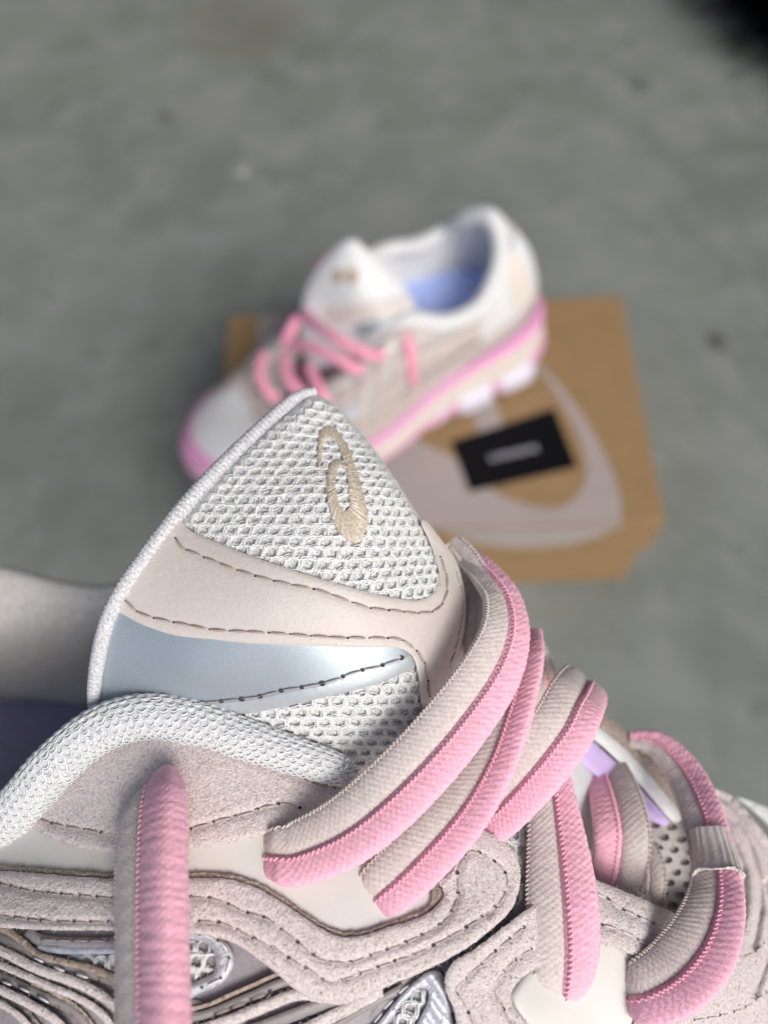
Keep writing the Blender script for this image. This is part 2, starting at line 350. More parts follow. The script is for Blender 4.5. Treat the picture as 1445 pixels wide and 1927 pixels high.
def bxy(p, q, z): c, s = math.cos(BYAW), math.sin(BYAW); return (c * p - s * q + BX0, s * p + c * q + BY0, z)
CARD_B = mat('brown cardboard', (0.30, 0.193, 0.095), 0.7, bump=0.12, bscale=700, var=0.09, vscale=60, spec=0.3)
CARD_D = mat('cardboard edge', (0.36, 0.25, 0.14), 0.85, var=0.1)
PRINT = mat('pale pink print', (0.37, 0.32, 0.30), 0.65, var=0.05, vscale=80, spec=0.3)
box = thing('shoe_box', 'brown cardboard shoe box with a pale swirl printed on its lid, lying on the concrete', 'shoe box', bxy(BL / 2, BW / 2, 0))
def rbox(acc, p0, p1, q0, q1, z0, z1, r, m=0, open_bottom=False):
    n = 5; prof = []
    for (cp, cq, a0) in ((p1 - r, q1 - r, 0), (p0 + r, q1 - r, 90), (p0 + r, q0 + r, 180), (p1 - r, q0 + r, 270)):
        for i in range(n):
            an = math.radians(a0 + 90 * i / (n - 1)); prof.append((cp + r * math.cos(an), cq + r * math.sin(an)))
    k = len(prof); rows = []; cp, cq = (p0 + p1) / 2, (q0 + q1) / 2
    for z, ins in ((z0, 0), (z1 - r, 0), (z1 - r * .3, r * .3), (z1, r)):
        rows += [bxy(x + (ins if x < cp else -ins), y + (ins if y < cq else -ins), z) for x, y in prof]
    acc.add(rows, grid_faces(4, k, True), m)
    acc.add([bxy(x + (r if x < cp else -r), y + (r if y < cq else -r), z1) for x, y in prof], [list(range(k))], m)
    if not open_bottom: acc.add([bxy(x, y, z0) for x, y in prof], [list(range(k))[::-1]], m)
a = Acc(); rbox(a, .004, BL - .004, .004, BW - .004, 0.0005, BH - .004, .0012); a.build('box_base', CARD_B, box, smooth=False)
a = Acc(); rbox(a, 0, BL, 0, BW, BH - .0493, BH, .0016); lid = a.build('box_lid', CARD_B, box, smooth=False)
# printed swirl: flat ink sheets on the lid and on its front lip
def ink(name, px, front=False):
    o = closed_outline(px, 8, 0); W = []
    V, T, _ = tri_region(o, 25); N = np.array([math.sin(BYAW), -math.cos(BYAW), 0.0])
    for x, y in V:
        if not front: p = on_plane(x, y, BH); p[2] = BH + .0004
        else:
            r = FW + RT * (x - CX) / F - UP * (y - CY) / F; p0 = np.array(bxy(0, 0, 0)); p = CAM + r * (((p0 - CAM) @ N) / (r @ N)) + N * .0004
        W.append(p)
    a = Acc(); a.add(W, T); return a.build(name, PRINT, lid, smooth=False)
FOLD = lambda x: 984 + (1245 - x) * 10 / 429
ink('printed_swirl', [(978, 640), (1010, 680), (1060, 735), (1110, 805), (1148, 880), (1166, 935), (1168, FOLD(1168)), (1167, FOLD(1167)), (1100, FOLD(1100)), (1000, FOLD(1000)), (900, FOLD(900)), (816, FOLD(816)), (740, FOLD(740)), (690, 985), (660, 930), (680, 880), (740, 830), (779, 824), (808, 841), (845, 857), (880, 880), (924, 921), (957, 939), (1000, 952), (1040, 957), (1074, 943), (1095, 919), (1103, 886), (1095, 840), (1074, 790), (1040, 733), (999, 686), (962, 655)])
ink('printed_swirl', [(878, 745), (918, 735), (942, 790), (960, 850), (920, 870), (899, 807)])
ink('printed_swirl', [(490, 596), (540, 590), (640, 586), (660, 700), (520, 760), (490, 700), (484, 640)])
ink('printed_swirl', [(1168, FOLD(1168) + 2), (1140, 1001), (1105, 1015), (1040, 1027), (950, 1029), (890, 1019), (830, 1000), (812, FOLD(812) + 2), (900, FOLD(900) + 2), (1000, FOLD(1000) + 2), (1100, FOLD(1100) + 2)], True)

BLACK = mat('black card', (0.004, 0.004, 0.006), 0.6, spec=0.12)
INK = mat('white card print', (0.75, 0.77, 0.85), 0.6)
cc = [on_plane(*p, BH + .0006) for p in ((848, 832), (1043, 769), (1086, 879), (884, 926))]
card = thing('business_card', 'black card with small white lettering lying on the box lid', 'card', tuple(np.mean(cc, 0)))
a = Acc(); top = [c + np.array([0, 0, .0006]) for c in cc]; a.add(list(cc) + top, [[4, 5, 6, 7][::-1], [0, 1, 5, 4], [1, 2, 6, 5], [2, 3, 7, 6], [3, 0, 4, 7], [0, 1, 2, 3]])
a.build('card', BLACK, card, smooth=False)
def card_pt(u, v): return top[3] + (top[2] - top[3]) * u + (top[0] - top[3]) * v + np.array([0, 0, .0003])
a = Acc()   # thirteen small letters, too soft to read in the photograph: rings and stems
for i in range(13):
    u0 = .285 + i * .0345; k = i % 4
    def bar(ua, ub, va, vb): a.add([card_pt(ua, va), card_pt(ub, va), card_pt(ub, vb), card_pt(ua, vb)], [[0, 1, 2, 3]])
    v0, v1, tk = .46, .56, .0045
    bar(u0, u0 + tk, v0, v1)
    if k in (0, 2, 3): bar(u0 + .006, u0 + .022, v1 - .016, v1)
    if k in (0, 1): bar(u0 + .006, u0 + .022, v0, v0 + .016)
    if k in (2, 3): bar(u0 + .006, u0 + .020, v0 + .044, v0 + .058)
    if k in (0, 3): bar(u0 + .022, u0 + .022 + tk, v0 + .002, v1 - .002)
a.build('card_lettering', INK, card, smooth=False)

CLOTH = mat('black cloth', (0.004, 0.004, 0.005), 0.95, bump=0.5, bscale=400, spec=0.05)
def mound():  # added black shape, standing in for an unidentified dark object near the lens
    c = np.array(on_plane(1445, -40, 0)) + np.array([.186, .0, 0]); a = Acc(); n, m = 40, 64; V = []
    for i in range(n):
        for j in range(m):
            ph = (i / (n - 1)) * math.pi / 2; th = 2 * math.pi * j / m
            cr = math.cos(ph) ** .45; cz = math.sin(ph) ** .8
            k = 1 + .05 * math.sin(5 * th + 2 * math.sin(3 * th)) * (1 - i / n) + .03 * math.sin(11 * th + ph * 4)
            V.append(c + np.array([.245 * cr * math.cos(th) * k, .40 * cr * math.sin(th) * k, .16 * cz * (1 + .05 * math.sin(7 * th) * cr)]))
    a.add(V, grid_faces(n, m, True))
    h = a
    r = thing('mound', 'soft black shaggy bag added on the concrete, a stand-in for something dark close to the lens', 'mound', tuple(c))
    a.build('mound_body', CLOTH, r)
    t = np.linspace(0, math.pi, 30); P = np.stack([c[0] + .09 * np.cos(t), c[1] + .02 * np.sin(2 * t), .15 + .10 * np.sin(t)], 1)
    nf = 26000; ti = rng.integers(0, n * m, nf); Vn = np.array(V)[ti] + rng.normal(0, .012, (nf, 3)); out = unit(Vn - (c - np.array([0, 0, .15]))) + rng.normal(0, .45, (nf, 3)); out[:, 2] = np.abs(out[:, 2]) * .6
    ln = rng.gamma(3, .011, nf)[:, None, None] * np.array([0, .35, .7, 1])[None, :, None]; pf = Vn[:, None] + unit(out)[:, None] * ln; pf[:, :, 2] = np.maximum(pf[:, :, 2] - (ln[..., 0] ** 2) * 3, .002)
    fz = Acc(); yarns(fz, pf, .0006, 0, 3); fz.build('shaggy_pile', CLOTH, r, kind='stuff')
    b = Acc(); tube(b, P, .011, 10); b.build('mound_loop', CLOTH, r)
mound()

# ================================================================== the sneaker on the box
S_TOE = np.array([-0.1355, 0.3085]); S_YAW, S_ROLL = math.radians(19), math.radians(4)
SE = np.array([math.cos(S_YAW), math.sin(S_YAW)]); SN = np.array([math.sin(S_YAW), -math.cos(S_YAW)])
def SL(s, t, z):
    s = np.asarray(s, float) * .945
    s, t, z = np.broadcast_arrays(np.asarray(s, float), np.asarray(t, float), np.asarray(z, float))
    t2 = t * math.cos(S_ROLL) - z * math.sin(S_ROLL); z2 = z * math.cos(S_ROLL) + t * math.sin(S_ROLL) + .003
    return np.stack([S_TOE[0] + SE[0] * s + SN[0] * t2, S_TOE[1] + SE[1] * s + SN[1] * t2, BH + .0006 + np.maximum(z2, 0)], -1)
BASE = np.array([(0, 0), (.010, .021), (.033, .037), (.068, .048), (.11, .055), (.145, .054), (.185, .043), (.225, .037), (.265, .034), (.290, .024), (.300, .004),
                 (.292, -.020), (.27, -.036), (.235, -.044), (.195, -.048), (.15, -.050), (.11, -.050), (.068, -.047), (.033, -.036), (.010, -.020)])
RIM = np.array([(.090, 0, .054), (.091, .006, .055), (.098, .013, .059), (.115, .018, .069), (.145, .022, .086), (.180, .026, .104), (.208, .0335, .095), (.236, .033, .096), (.258, .021, .108), (.268, .008, .121), (.267, -.004, .131),
                (.258, -.020, .124), (.249, -.036, .106), (.227, -.040, .099), (.203, -.046, .100), (.175, -.036, .104), (.145, -.026, .086), (.115, -.020, .069), (.098, -.013, .059), (.091, -.006, .055)])
def ring(tab, u):
    n = len(tab); q = (np.asarray(u, float) % 1.0) * n; i = np.floor(q).astype(int); f = (q - i)[..., None]
    a_, b_, c_, d_ = tab[(i - 1) % n], tab[i % n], tab[(i + 1) % n], tab[(i + 2) % n]
    return .5 * (2 * b_ + (c_ - a_) * f + (2 * a_ - 5 * b_ + 4 * c_ - d_) * f ** 2 + (-a_ + 3 * b_ - 3 * c_ + d_) * f ** 3)
def z_up(s): return np.interp(s, [0, .05, .1, .2, .297], [.036, .033, .034, .043, .052])
def z_lo(s): return np.interp(s, [0, .03, .06, .10, .135, .165, .20, .27, .297], [.016, .006, .001, .001, .006, .008, .002, .001, .009])
def upper_pt(u, v, off=0.0):
    def raw(u, v):
        b = ring(BASE, u); r = ring(RIM, u); a_ = (1 - np.cos(np.asarray(v) * np.pi / 2)); h = np.sin(np.asarray(v) * np.pi / 2)
        xy = b + (r[..., :2] - b) * a_[..., None]; zb = z_up(b[..., 0]); return SL(xy[..., 0], xy[..., 1], zb + (r[..., 2] - zb) * h)
    p = raw(u, v); e = 1e-3; n = unit(np.cross(raw(u + e, v) - raw(u - e, v), raw(u, np.clip(v + e, 0, 1)) - raw(u, np.clip(v - e, 0, 1))))
    return p + n * np.asarray(off)[..., None]
def loft(name, u0, u1, v0, v1, off, m, parent, nu=60, nv=14, closed=False, thick=.0012):
    u = np.linspace(u0, u1, nu, endpoint=not closed)[:, None] * np.ones(nv)[None]; t = np.linspace(0, 1, nv)[None]
    V0 = v0(u) if callable(v0) else v0; V1 = v1(u) if callable(v1) else v1; v = V0 + (V1 - V0) * t
    edge = off * np.ones_like(u); a = Acc(); a.add(upper_pt(u, v, edge).reshape(-1, 3), grid_faces(nu, nv, closed_n=closed))
    if thick:
        inner = upper_pt(u, v, edge - thick); outer = upper_pt(u, v, edge)
        for sl_ in ((slice(None), 0), (slice(None), -1)): a.add(np.concatenate([outer[sl_], inner[sl_]]), grid_faces(2, nu, closed))
        if not closed:
            for sl_ in ((0, slice(None)), (-1, slice(None))): a.add(np.concatenate([outer[sl_], inner[sl_]]), grid_faces(2, nv))
    return a.build(name, m, parent)
LUG = mat('lilac white tread rubber', (0.68, 0.65, 0.76), 0.5, var=.05)
BPINK = mat('pink lace', (0.86, 0.34, 0.48), 0.8, var=.1, vscale=900, sheen=.2)
PINKRUB = mat('pink rubber', (0.68, 0.31, 0.52), 0.5, var=0.04)
CREAM = mat('cream midsole foam', (0.66, 0.60, 0.54), 0.6, var=0.06, bump=.2, bscale=500)
BSUEDE = mat('beige suede', (0.52, 0.45, 0.42), 0.95, bump=.6, bscale=900, var=.15, sheen=.3, spec=.1)
BMESH = mat('pale woven mesh', (0.56, 0.52, 0.50), 0.85, bump=1, bscale=700, var=.25, vscale=500)
sh = thing('sneaker', 'white and beige sneaker with pink laces standing on the cardboard box', 'sneaker', tuple(SL(.15, 0, 0)), 'pair of pink laced sneakers')
loft('upper', 0, 1, 0, 1, 0, BMESH, sh, 160, 22, True, .0035)
# sole: outsole, midsole and stripe follow the plan outline
def sole(name, za, zb, fa, fb, m, nu=200):
    u = np.linspace(0, 1, nu, endpoint=False); b = ring(BASE, u); rows = []; cen = np.array([.15, 0])
    tg = ring(BASE, u + 1e-3) - ring(BASE, u - 1e-3); nn = unit(np.stack([tg[:, 1], -tg[:, 0]], 1)); nn *= np.sign(((b - cen) * nn).sum(1))[:, None]
    for k in range(7):
        t = k / 6; f = (fa + (fb - fa) * t + .0012 * math.sin(math.pi * t)) * np.interp(b[:, 0], [0, .06, .2, .297], [.6, 1, 1.1, 1.5]); p = b + nn * f[:, None]
        z = za(b[:, 0], u) * (1 - t) + zb(b[:, 0], u) * t; rows.append(SL(p[:, 0], p[:, 1], z))
    a = Acc(); V = np.concatenate(rows); a.add(V, grid_faces(7, nu, True))
    for r_ in (0, 6): a.add(np.concatenate([rows[r_], rows[r_].mean(0)[None]]), np.array([[i, (i + 1) % nu, nu] for i in range(nu)]))
    return a.build(name, m, sh)
zm = lambda s: z_lo(s) + .009
sole('outsole', lambda s, u: z_lo(s), lambda s, u: zm(s), .0015, .004, WHITE)
sole('midsole', lambda s, u: zm(s) + .0002, lambda s, u: z_up(s) - .0035, .0052, .0040, CREAM)
sole('sole_wedge', lambda s, u: zm(s) + .0004, lambda s, u: zm(s) + .001 + .008 * np.clip((s - .16) / .05, 0, 1), .0066, .0062, PINKRUB)
sole('sole_stripe', lambda s, u: z_up(s) - .0035, lambda s, u: z_up(s) + .0002, .0055, .0024, PINKRUB)
for s0 in (.186, .226, .266):     # chunky heel tread on both sides
    for sg in (1, -1):
        i = np.argmin(np.abs(BASE[:, 0] - s0) + (np.sign(BASE[:, 1]) != sg) * 9); wd = np.interp(s0, [.15, .19, .23, .265, .288], [.039, .037, .038, .036, .023]) if sg > 0 else np.interp(s0, [.15, .19, .23, .265, .288], [.046, .043, .041, .038, .025])
        q = Acc(); n, m_ = 10, 14; V = []
        for a_ in range(n):
            for b_ in range(m_):
                ph = -math.pi / 2 + math.pi * a_ / (n - 1); th = 2 * math.pi * b_ / m_; e = lambda c: math.copysign(abs(c) ** .5, c)
                V.append(SL(s0 + .0185 * e(math.cos(ph)) * e(math.cos(th)), sg * (wd - .001 + .0125 * e(math.cos(ph)) * e(math.sin(th))), max(z_lo(s0), 0) + .011 + .0105 * e(math.sin(ph))))
        q.add(V, grid_faces(n, m_, True)); q.build('tread_lug', LUG, sh)
loft('heel_clip', .35, .66, 0.0, lambda u: .05 + .03 * np.cos((u - .5) * 12), .0035, PINKRUB, sh)
loft('toe_bumper', -.115, .115, 0.0, lambda u: .33 - 1.1 * np.abs(u), .0034, PINKRUB, sh)
loft('toe_seam', -.088, .088, lambda u: .79 - 1.2 * np.abs(u), lambda u: .86 - 1.2 * np.abs(u), .0030, BSUEDE, sh)
loft('toe_cap', -.085, .085, .27, lambda u: .80 - 1.2 * np.abs(u), .0022, WHITE, sh)
loft('toe_overlay', .07, .16, .0, lambda u: .75 - 2.5 * np.abs(u - .10), .0018, BSUEDE, sh); loft('toe_overlay', -.16, -.07, .0, lambda u: .75 - 2.5 * np.abs(u + .10), .0018, BSUEDE, sh)
for sg in (1, -1):
    f_ = (lambda a_, b_: (a_, b_)) if sg > 0 else (lambda a_, b_: (-b_, -a_))
    loft('eyestay', *f_(.06, .27), .72, .97, .0022, BSUEDE, sh)
    loft('eyestay_lining', *f_(.09, .25), .70, .80, .0030, LEATHER, sh)
    for k in range(4): loft('side_strip', *f_(.19 + .022 * k, .20 + .022 * k), .12, .70, .0016, BSUEDE, sh, 10, 10)
    loft('side_panel', *f_(.15, .30), .06, .22, .0020, BSUEDE, sh)
    loft('side_panel', *f_(.285, .40), .30, .62, .0020, BSUEDE, sh)
    loft('heel_panel', *f_(.36, .47), .22, .80, .0026, WHITE, sh)
    loft('heel_strip', *f_(.27, .46), .16, .25, .0030, BSUEDE, sh); loft('side_strip', *f_(.24, .36), .34, .42, .0026, BSUEDE, sh); loft('side_strip', *f_(.26, .36), .50, .57, .0028, CREAM, sh)
    loft('heel_strip', *f_(.40, .435), .30, .86, .0034, CREAM, sh, 10, 14)
    for (u_, v_) in ((.165, .42), (.20, .34), (.15, .25)): loft('silver_window', *f_(u_, u_ + .014), v_, v_ + .12, .0026, FILM, sh, 8, 8)
# collar roll, lining, insole
INS_Z = .066
u = np.concatenate([np.linspace(.205, .795, 130)]); r_ = ring(RIM, u); cen = np.array([.225, 0]); P = SL(r_[:, 0], r_[:, 1], r_[:, 2] - .001)
a = Acc(); tube(a, P, .0066, 14); a.build('collar', WHITE, sh)
uu = np.linspace(.17, .83, 100)[:, None] * np.ones(10)[None]; vv = np.linspace(0, 1, 10)[None] * np.ones(100)[:, None]
rr = ring(RIM, uu); bb = ring(BASE, uu) * .80 + np.array([.225, 0]) * .20; xy = rr[..., :2] + (bb - rr[..., :2]) * vv[..., None] ** 1.3; zz = rr[..., 2] + (INS_Z - .002 - rr[..., 2]) * vv
a = Acc(); a.add(SL(xy[..., 0], xy[..., 1], zz).reshape(-1, 3), grid_faces(100, 10)); a.build('lining', WHITE, sh)
u = np.linspace(0, 1, 80, endpoint=False); b = ring(BASE, u) * .84 + np.array([.19, 0]) * .16; b[:, 0] = np.maximum(b[:, 0], .135); rows = [SL(b[:, 0] * k + .2 * (1 - k), b[:, 1] * k, INS_Z + .003 * k ** 4) for k in (1, .8, .55, .3, .05)]
a = Acc(); a.add(np.concatenate(rows), grid_faces(5, 80, True)); a.build('insole', INSOLE, sh)
# tongue, emblem and laces: placed on the rays of their picture points at their real height above the lid
def dz(x, y, z): p = on_plane(x, y, BH + z); return ((p - CAM) @ FW) * 1000
BT = Field([(x, y, dz(x, y, z)) for x, y, z in [(668, 455, .152), (620, 490, .138), (590, 560, .110), (640, 620, .098), (720, 620, .106), (775, 590, .110), (730, 505, .130), (670, 540, .128), (560, 680, .078)]])
tg = patch('tongue', [(565, 640), (572, 560), (598, 505), (640, 460), (668, 452), (692, 472), (735, 505), (768, 550), (778, 592), (730, 630), (650, 680), (590, 690)], BT, 0, 7, WHITE, sh, step=12, edge=6, drop=4)
patch('tongue_band', [(610, 585), (680, 570), (770, 560), (776, 580), (770, 592), (690, 600), (630, 612)], BT, 1.6, 3, TAN, tg, step=12, edge=2)
patch('tongue_band', [(665, 615), (720, 600), (776, 592), (770, 606), (720, 622), (680, 634)], BT, 1.6, 3, SILVER, tg, step=12, edge=2)
patch('emblem', [(628, 512), (640, 508), (646, 520), (640, 532), (630, 530)], BT, 1.4, 1, CARD_D, tg, step=8, edge=1); patch('emblem', [(656, 506), (668, 506), (672, 524), (664, 536), (655, 528)], BT, 1.4, 1, CARD_D, tg, step=8, edge=1)
for pts in ([(572, 588, .100), (604, 618, .112), (640, 640, .117), (690, 665, .113), (722, 668, .104)], [(545, 648, .092), (590, 655, .105), (640, 678, .108), (682, 700, .101)], [(560, 600, .096), (545, 625, .094), (535, 655, .088)],
            [(497, 665, .076), (488, 700, .078), (502, 735, .074), (524, 752, .068)], [(535, 672, .086), (545, 715, .088), (580, 750, .082)], [(582, 690, .092), (600, 730, .092), (618, 765, .086)],
            [(766, 632, .107), (772, 665, .100), (776, 700, .086), (778, 722, .074)], [(600, 505, .118), (622, 485, .128), (648, 470, .128)]):
    W = np.array([on_plane(x, y, BH + z) for x, y, z in pts]); a = Acc(); tube(a, spline(W, 40), .0036, 12, flat=.7); a.build('lace', BPINK, sh)

# ================================================================== the sneaker held up close
S = Field([(-150, 1560, 138), (0, 1560, 127), (0, 1700, 118), (0, 1927, 110), (200, 1550, 119.5), (400, 1430, 119), (280, 1390, 122), (640, 1480, 122), (200, 1700, 112), (400, 1700, 111), (600, 1600, 115.5),
           (650, 1760, 110.5), (500, 1927, 107), (250, 1927, 107), (830, 1680, 116), (900, 1600, 119.5), (980, 1640, 121.5), (900, 1750, 114), (800, 1850, 111), (1000, 1800, 117), (1000, 1927, 113), (1100, 1750, 121.5),
           (1200, 1720, 125), (1270, 1740, 128), (1100, 1900, 117), (1300, 1850, 124), (1400, 1850, 130), (1445, 1700, 140), (1400, 1560, 146.5), (1360, 1650, 139), (1340, 1490, 150), (1600, 1850, 150), (700, 2200, 112), (0, 2200, 112), (1400, 2200, 130)], 1e-4)
TF = Field([(590, 745, 132), (480, 850, 126.5), (345, 985, 122.5), (235, 1110, 121), (190, 1220, 122), (185, 1330, 126), (650, 920, 122), (740, 900, 129), (700, 830, 132), (790, 1000, 129), (840, 1120, 128.5), (880, 1150, 134), (860, 1060, 134),
            (600, 1050, 118), (500, 1150, 116), (600, 1200, 116.5), (750, 1200, 120.5), (800, 1300, 124.5), (500, 1250, 117.5), (350, 1250, 119), (600, 1380, 121), (450, 1400, 123.5), (400, 1100, 118), (700, 1450, 125), (860, 1250, 129)], 1e-4)
fs = thing('sneaker', 'mauve suede sneaker with white mesh tongue and two-tone laces held close in front', 'sneaker', tuple(PW(760, 1900, 165)), 'pair of pink laced sneakers')
fs.name = 'sneaker'

# ---- open knit net: ground cloth with sunken cells, ringed by white yarn
def net(name, outline, field, off, parent, pitch=2.75, row=2.05, ref=(600, 1000), skew=0.0, step=4.0, hole_r=0.37, depth=0.46, r=0.095, edge=1.5, thick=3.0):
    ol = closed_outline(outline, 6, 0); x0, y0 = ol.min(0) - 40; x1, y1 = ol.max(0) + 40
    gx = np.arange(x0, x1, 4.0); gy = np.arange(y0, y1, 4.0); X, Y = np.meshgrid(gx, gy); Wp = PW(X, Y, field(X, Y)) * 1000
    U = np.concatenate([np.zeros((len(gy), 1)), np.cumsum(np.linalg.norm(np.diff(Wp, axis=1), axis=2), 1)], 1)
    V = np.concatenate([np.zeros((1, len(gx))), np.cumsum(np.linalg.norm(np.diff(Wp, axis=0), axis=2), 0)], 0)
    ci = np.argmin(np.abs(gx - ref[0])); ri = np.argmin(np.abs(gy - ref[1])); U = U - U[:, ci:ci + 1]; V = V - V[ri:ri + 1]
    U, V = U + skew * V, V - skew * 0.15 * U
    def samp(G, x, y):
        a = np.clip((x - x0) / 4, 0, len(gx) - 1.001); b = np.clip((y - y0) / 4, 0, len(gy) - 1.001); i, j = a.astype(int), b.astype(int); fa, fb = a - i, b - j
        return (G[j, i] * (1 - fa) + G[j, i + 1] * fa) * (1 - fb) + (G[j + 1, i] * (1 - fa) + G[j + 1, i + 1] * fa) * fb
    Ux, Uy, Vx, Vy = np.gradient(U, axis=1) / 4, np.gradient(U, axis=0) / 4, np.gradient(V, axis=1) / 4, np.gradient(V, axis=0) / 4
    def to_px(u, v):
        x = np.full(u.shape, float(ref[0])); y = np.full(u.shape, float(ref[1]))
        for _ in range(25):
            a, b, c, d = samp(Ux, x, y), samp(Uy, x, y), samp(Vx, x, y), samp(Vy, x, y); eu = u - samp(U, x, y); ev = v - samp(V, x, y); det = a * d - b * c
            x = np.clip(x + np.clip((d * eu - b * ev) / det, -60, 60) * .8, x0, x1); y = np.clip(y + np.clip((a * ev - c * eu) / det, -60, 60) * .8, y0, y1)
        return x, y
    def cell_dist(u, v):
        best = np.full(u.shape, 9.0)
        for dj in (-1, 0, 1):
            j = np.round(v / row) + dj; sh_ = 0.5 * (j % 2) * pitch; i = np.round((u - sh_) / pitch)
            best = np.minimum(best, (np.abs((u - i * pitch - sh_) / pitch) ** 2.6 + np.abs((v - j * row) / row * .82) ** 2.6) ** (1 / 2.6))
        return best
    T_, Fc, loops = tri_region(ol, step); x, y = T_[:, 0], T_[:, 1]; d0 = field(x, y) - off; db = dist_line(x, y, ol, True) * d0 / F
    cd = cell_dist(samp(U, x, y), samp(V, x, y)); t = np.clip((cd - hole_r * .75) / (hole_r * .45), 0, 1); hh = t * t * (3 - 2 * t)
    d = d0 + depth * (1 - hh) + .12 * noise2(x, y, 4, 6) + edge * (1 - np.sqrt(1 - (1 - np.clip(db / edge, 0, 1)) ** 2))
    a = Acc(); a.add(PW(x, y, d), Fc, (hh[Fc].mean(1) < .35).astype(int).tolist())
    l = np.array(loops[0]); a.add(np.concatenate([PW(x[l], y[l], d[l]), PW(x[l], y[l], d[l] + thick)]), grid_faces(2, len(l), True), 0)
    g = a.build(name, [NETBASE, NETHOLE], parent)
    um, vm = samp(U, ol[:, 0], ol[:, 1]), samp(V, ol[:, 0], ol[:, 1])
    J, I = np.meshgrid(np.arange(int(vm.min() / row) - 1, int(vm.max() / row) + 2), np.arange(int(um.min() / pitch) - 2, int(um.max() / pitch) + 2)); I, J = I.ravel(), J.ravel()
    cu, cv = (I + .5 * (J % 2)) * pitch, J * row; px, py = to_px(cu, cv); k = inside(px, py, ol) & (dist_line(px, py, ol, True) > 5); cu, cv = cu[k], cv[k]
    b = Acc(); N = 22; ph = np.arange(N) * 2 * np.pi / N
    for q, (rad, h) in enumerate(((.385, .08), (.425, .20), (.465, .28), (.51, .24), (.555, .14), (.60, .04))):
        e = lambda c: np.sign(c) * np.abs(c) ** .66
        jit = 1 + .10 * rng.normal(0, 1, (len(cu), 1)) + .05 * np.sin(3 * ph + rng.random((len(cu), 1)) * 6)
        uu = cu[:, None] + pitch * rad * e(np.cos(ph)) * jit + rng.normal(0, .06, (len(cu), 1)); v_ = cv[:, None] + row / .82 * rad * e(np.sin(ph)) * jit + rng.normal(0, .06, (len(cu), 1))
        qx, qy = to_px(uu.ravel(), v_.ravel()); dd = field(qx, qy) - off; ok = inside(qx, qy, ol).reshape(uu.shape).all(1)
        dd = (dd + edge * (1 - np.sqrt(1 - (1 - np.clip(dist_line(qx, qy, ol, True) * dd / F / edge, 0, 1)) ** 2))).reshape(uu.shape) - h - .09 * np.sin(4 * ph + q)[None] - .05 * rng.normal(0, 1, uu.shape)
        yarns(b, PW(qx.reshape(uu.shape), qy.reshape(uu.shape), dd)[ok], r / 1000 * (.8 + .4 * rng.random(ok.sum())), 0, 4, closed=True)
    # loose floats crossing the bars between the cells
    for q in range(5):
        a0 = rng.random(len(cu)) * .5 - .25 + (q - 1) * 1.05; ln = .55; tt = np.linspace(-1, 1, 7)
        ou, ov = cu + pitch * .25 * (1 if q % 2 else -1), cv + row * .5
        uu = ou[:, None] + ln * tt[None] * np.cos(a0)[:, None]; v_ = ov[:, None] + ln * tt[None] * np.sin(a0)[:, None]
        qx, qy = to_px(uu.ravel(), v_.ravel()); ok = inside(qx, qy, ol).reshape(uu.shape).all(1) & (dist_line(qx, qy, ol, True).reshape(uu.shape).min(1) > 8)
        dd = (field(qx, qy) - off).reshape(uu.shape) - .32 + .22 * tt[None] ** 2
        yarns(b, PW(qx.reshape(uu.shape), qy.reshape(uu.shape), dd)[ok], r / 1000 * .9, 0, 4)
    b.build('net_yarn', YARN, g, kind='stuff')
    return g

# ---- tongue
TONGUE_OL = [(582, 742), (612, 750), (646, 776), (690, 826), (740, 897), (790, 975), (838, 1030), (870, 1090), (880, 1150), (862, 1240), (815, 1330), (760, 1430), (680, 1490), (500, 1460), (300, 1420), (196, 1370), (182, 1300), (196, 1215), (228, 1122), (268, 1062), (345, 958), (390, 908), (446, 852), (506, 797), (550, 760)]
tongue = patch('tongue', TONGUE_OL, TF, -1.6, 8, NETBASE, fs, step=14, edge=3)
tm = net('tongue_net', [(566, 760), (586, 744), (612, 751), (644, 778), (690, 829), (738, 897), (786, 977), (822, 1040), (838, 1085), (836, 1120), (800, 1140), (700, 1130), (590, 1097), (470, 1055), (380, 1020), (338, 986), (350, 966), (395, 914), (450, 860), (512, 804)], TF, 0.0, tongue, skew=.10, pitch=2.32, row=1.74)
tm2 = net('tongue_net', [(390, 1330), (520, 1322), (610, 1300), (720, 1275), (780, 1245), (800, 1330), (770, 1420), (700, 1490), (600, 1475), (420, 1405)], TF, 0.0, tongue, skew=-.10, pitch=2.4, row=1.88, ref=(600, 1380))
BAND = [(334, 972), (350, 991), (373, 1006), (420, 1025), (472, 1046), (534, 1067), (596, 1087), (659, 1105), (710, 1119), (762, 1128), (793, 1128), (815, 1116), (826, 1089), (821, 1058), (806, 1015), (792, 985), (803, 982), (835, 1022), (856, 1052), (868, 1084), (876, 1125), (876, 1167), (866, 1219), (845, 1271), (815, 1330), (794, 1330), (788, 1280), (781, 1247), (770, 1229), (747, 1219), (710, 1218), (659, 1218), (596, 1216), (534, 1213), (461, 1210), (399, 1203), (332, 1196), (275, 1178), (243, 1162), (217, 1143), (233, 1113), (275, 1053), (311, 998)]
ST_TOP = [(329, 1009), (342, 1030), (368, 1042), (399, 1055), (441, 1071), (492, 1087), (544, 1100), (596, 1110), (648, 1128), (695, 1144), (747, 1150), (783, 1154), (819, 1149), (838, 1125), (842, 1094), (832, 1056), (817, 1025)]
ST_BOT = [(231, 1125), (249, 1144), (269, 1157), (306, 1167), (347, 1175), (399, 1185), (461, 1189), (524, 1192), (596, 1198), (659, 1201), (710, 1201), (747, 1202), (768, 1211), (788, 1229), (800, 1250), (805, 1276), (809, 1310)]
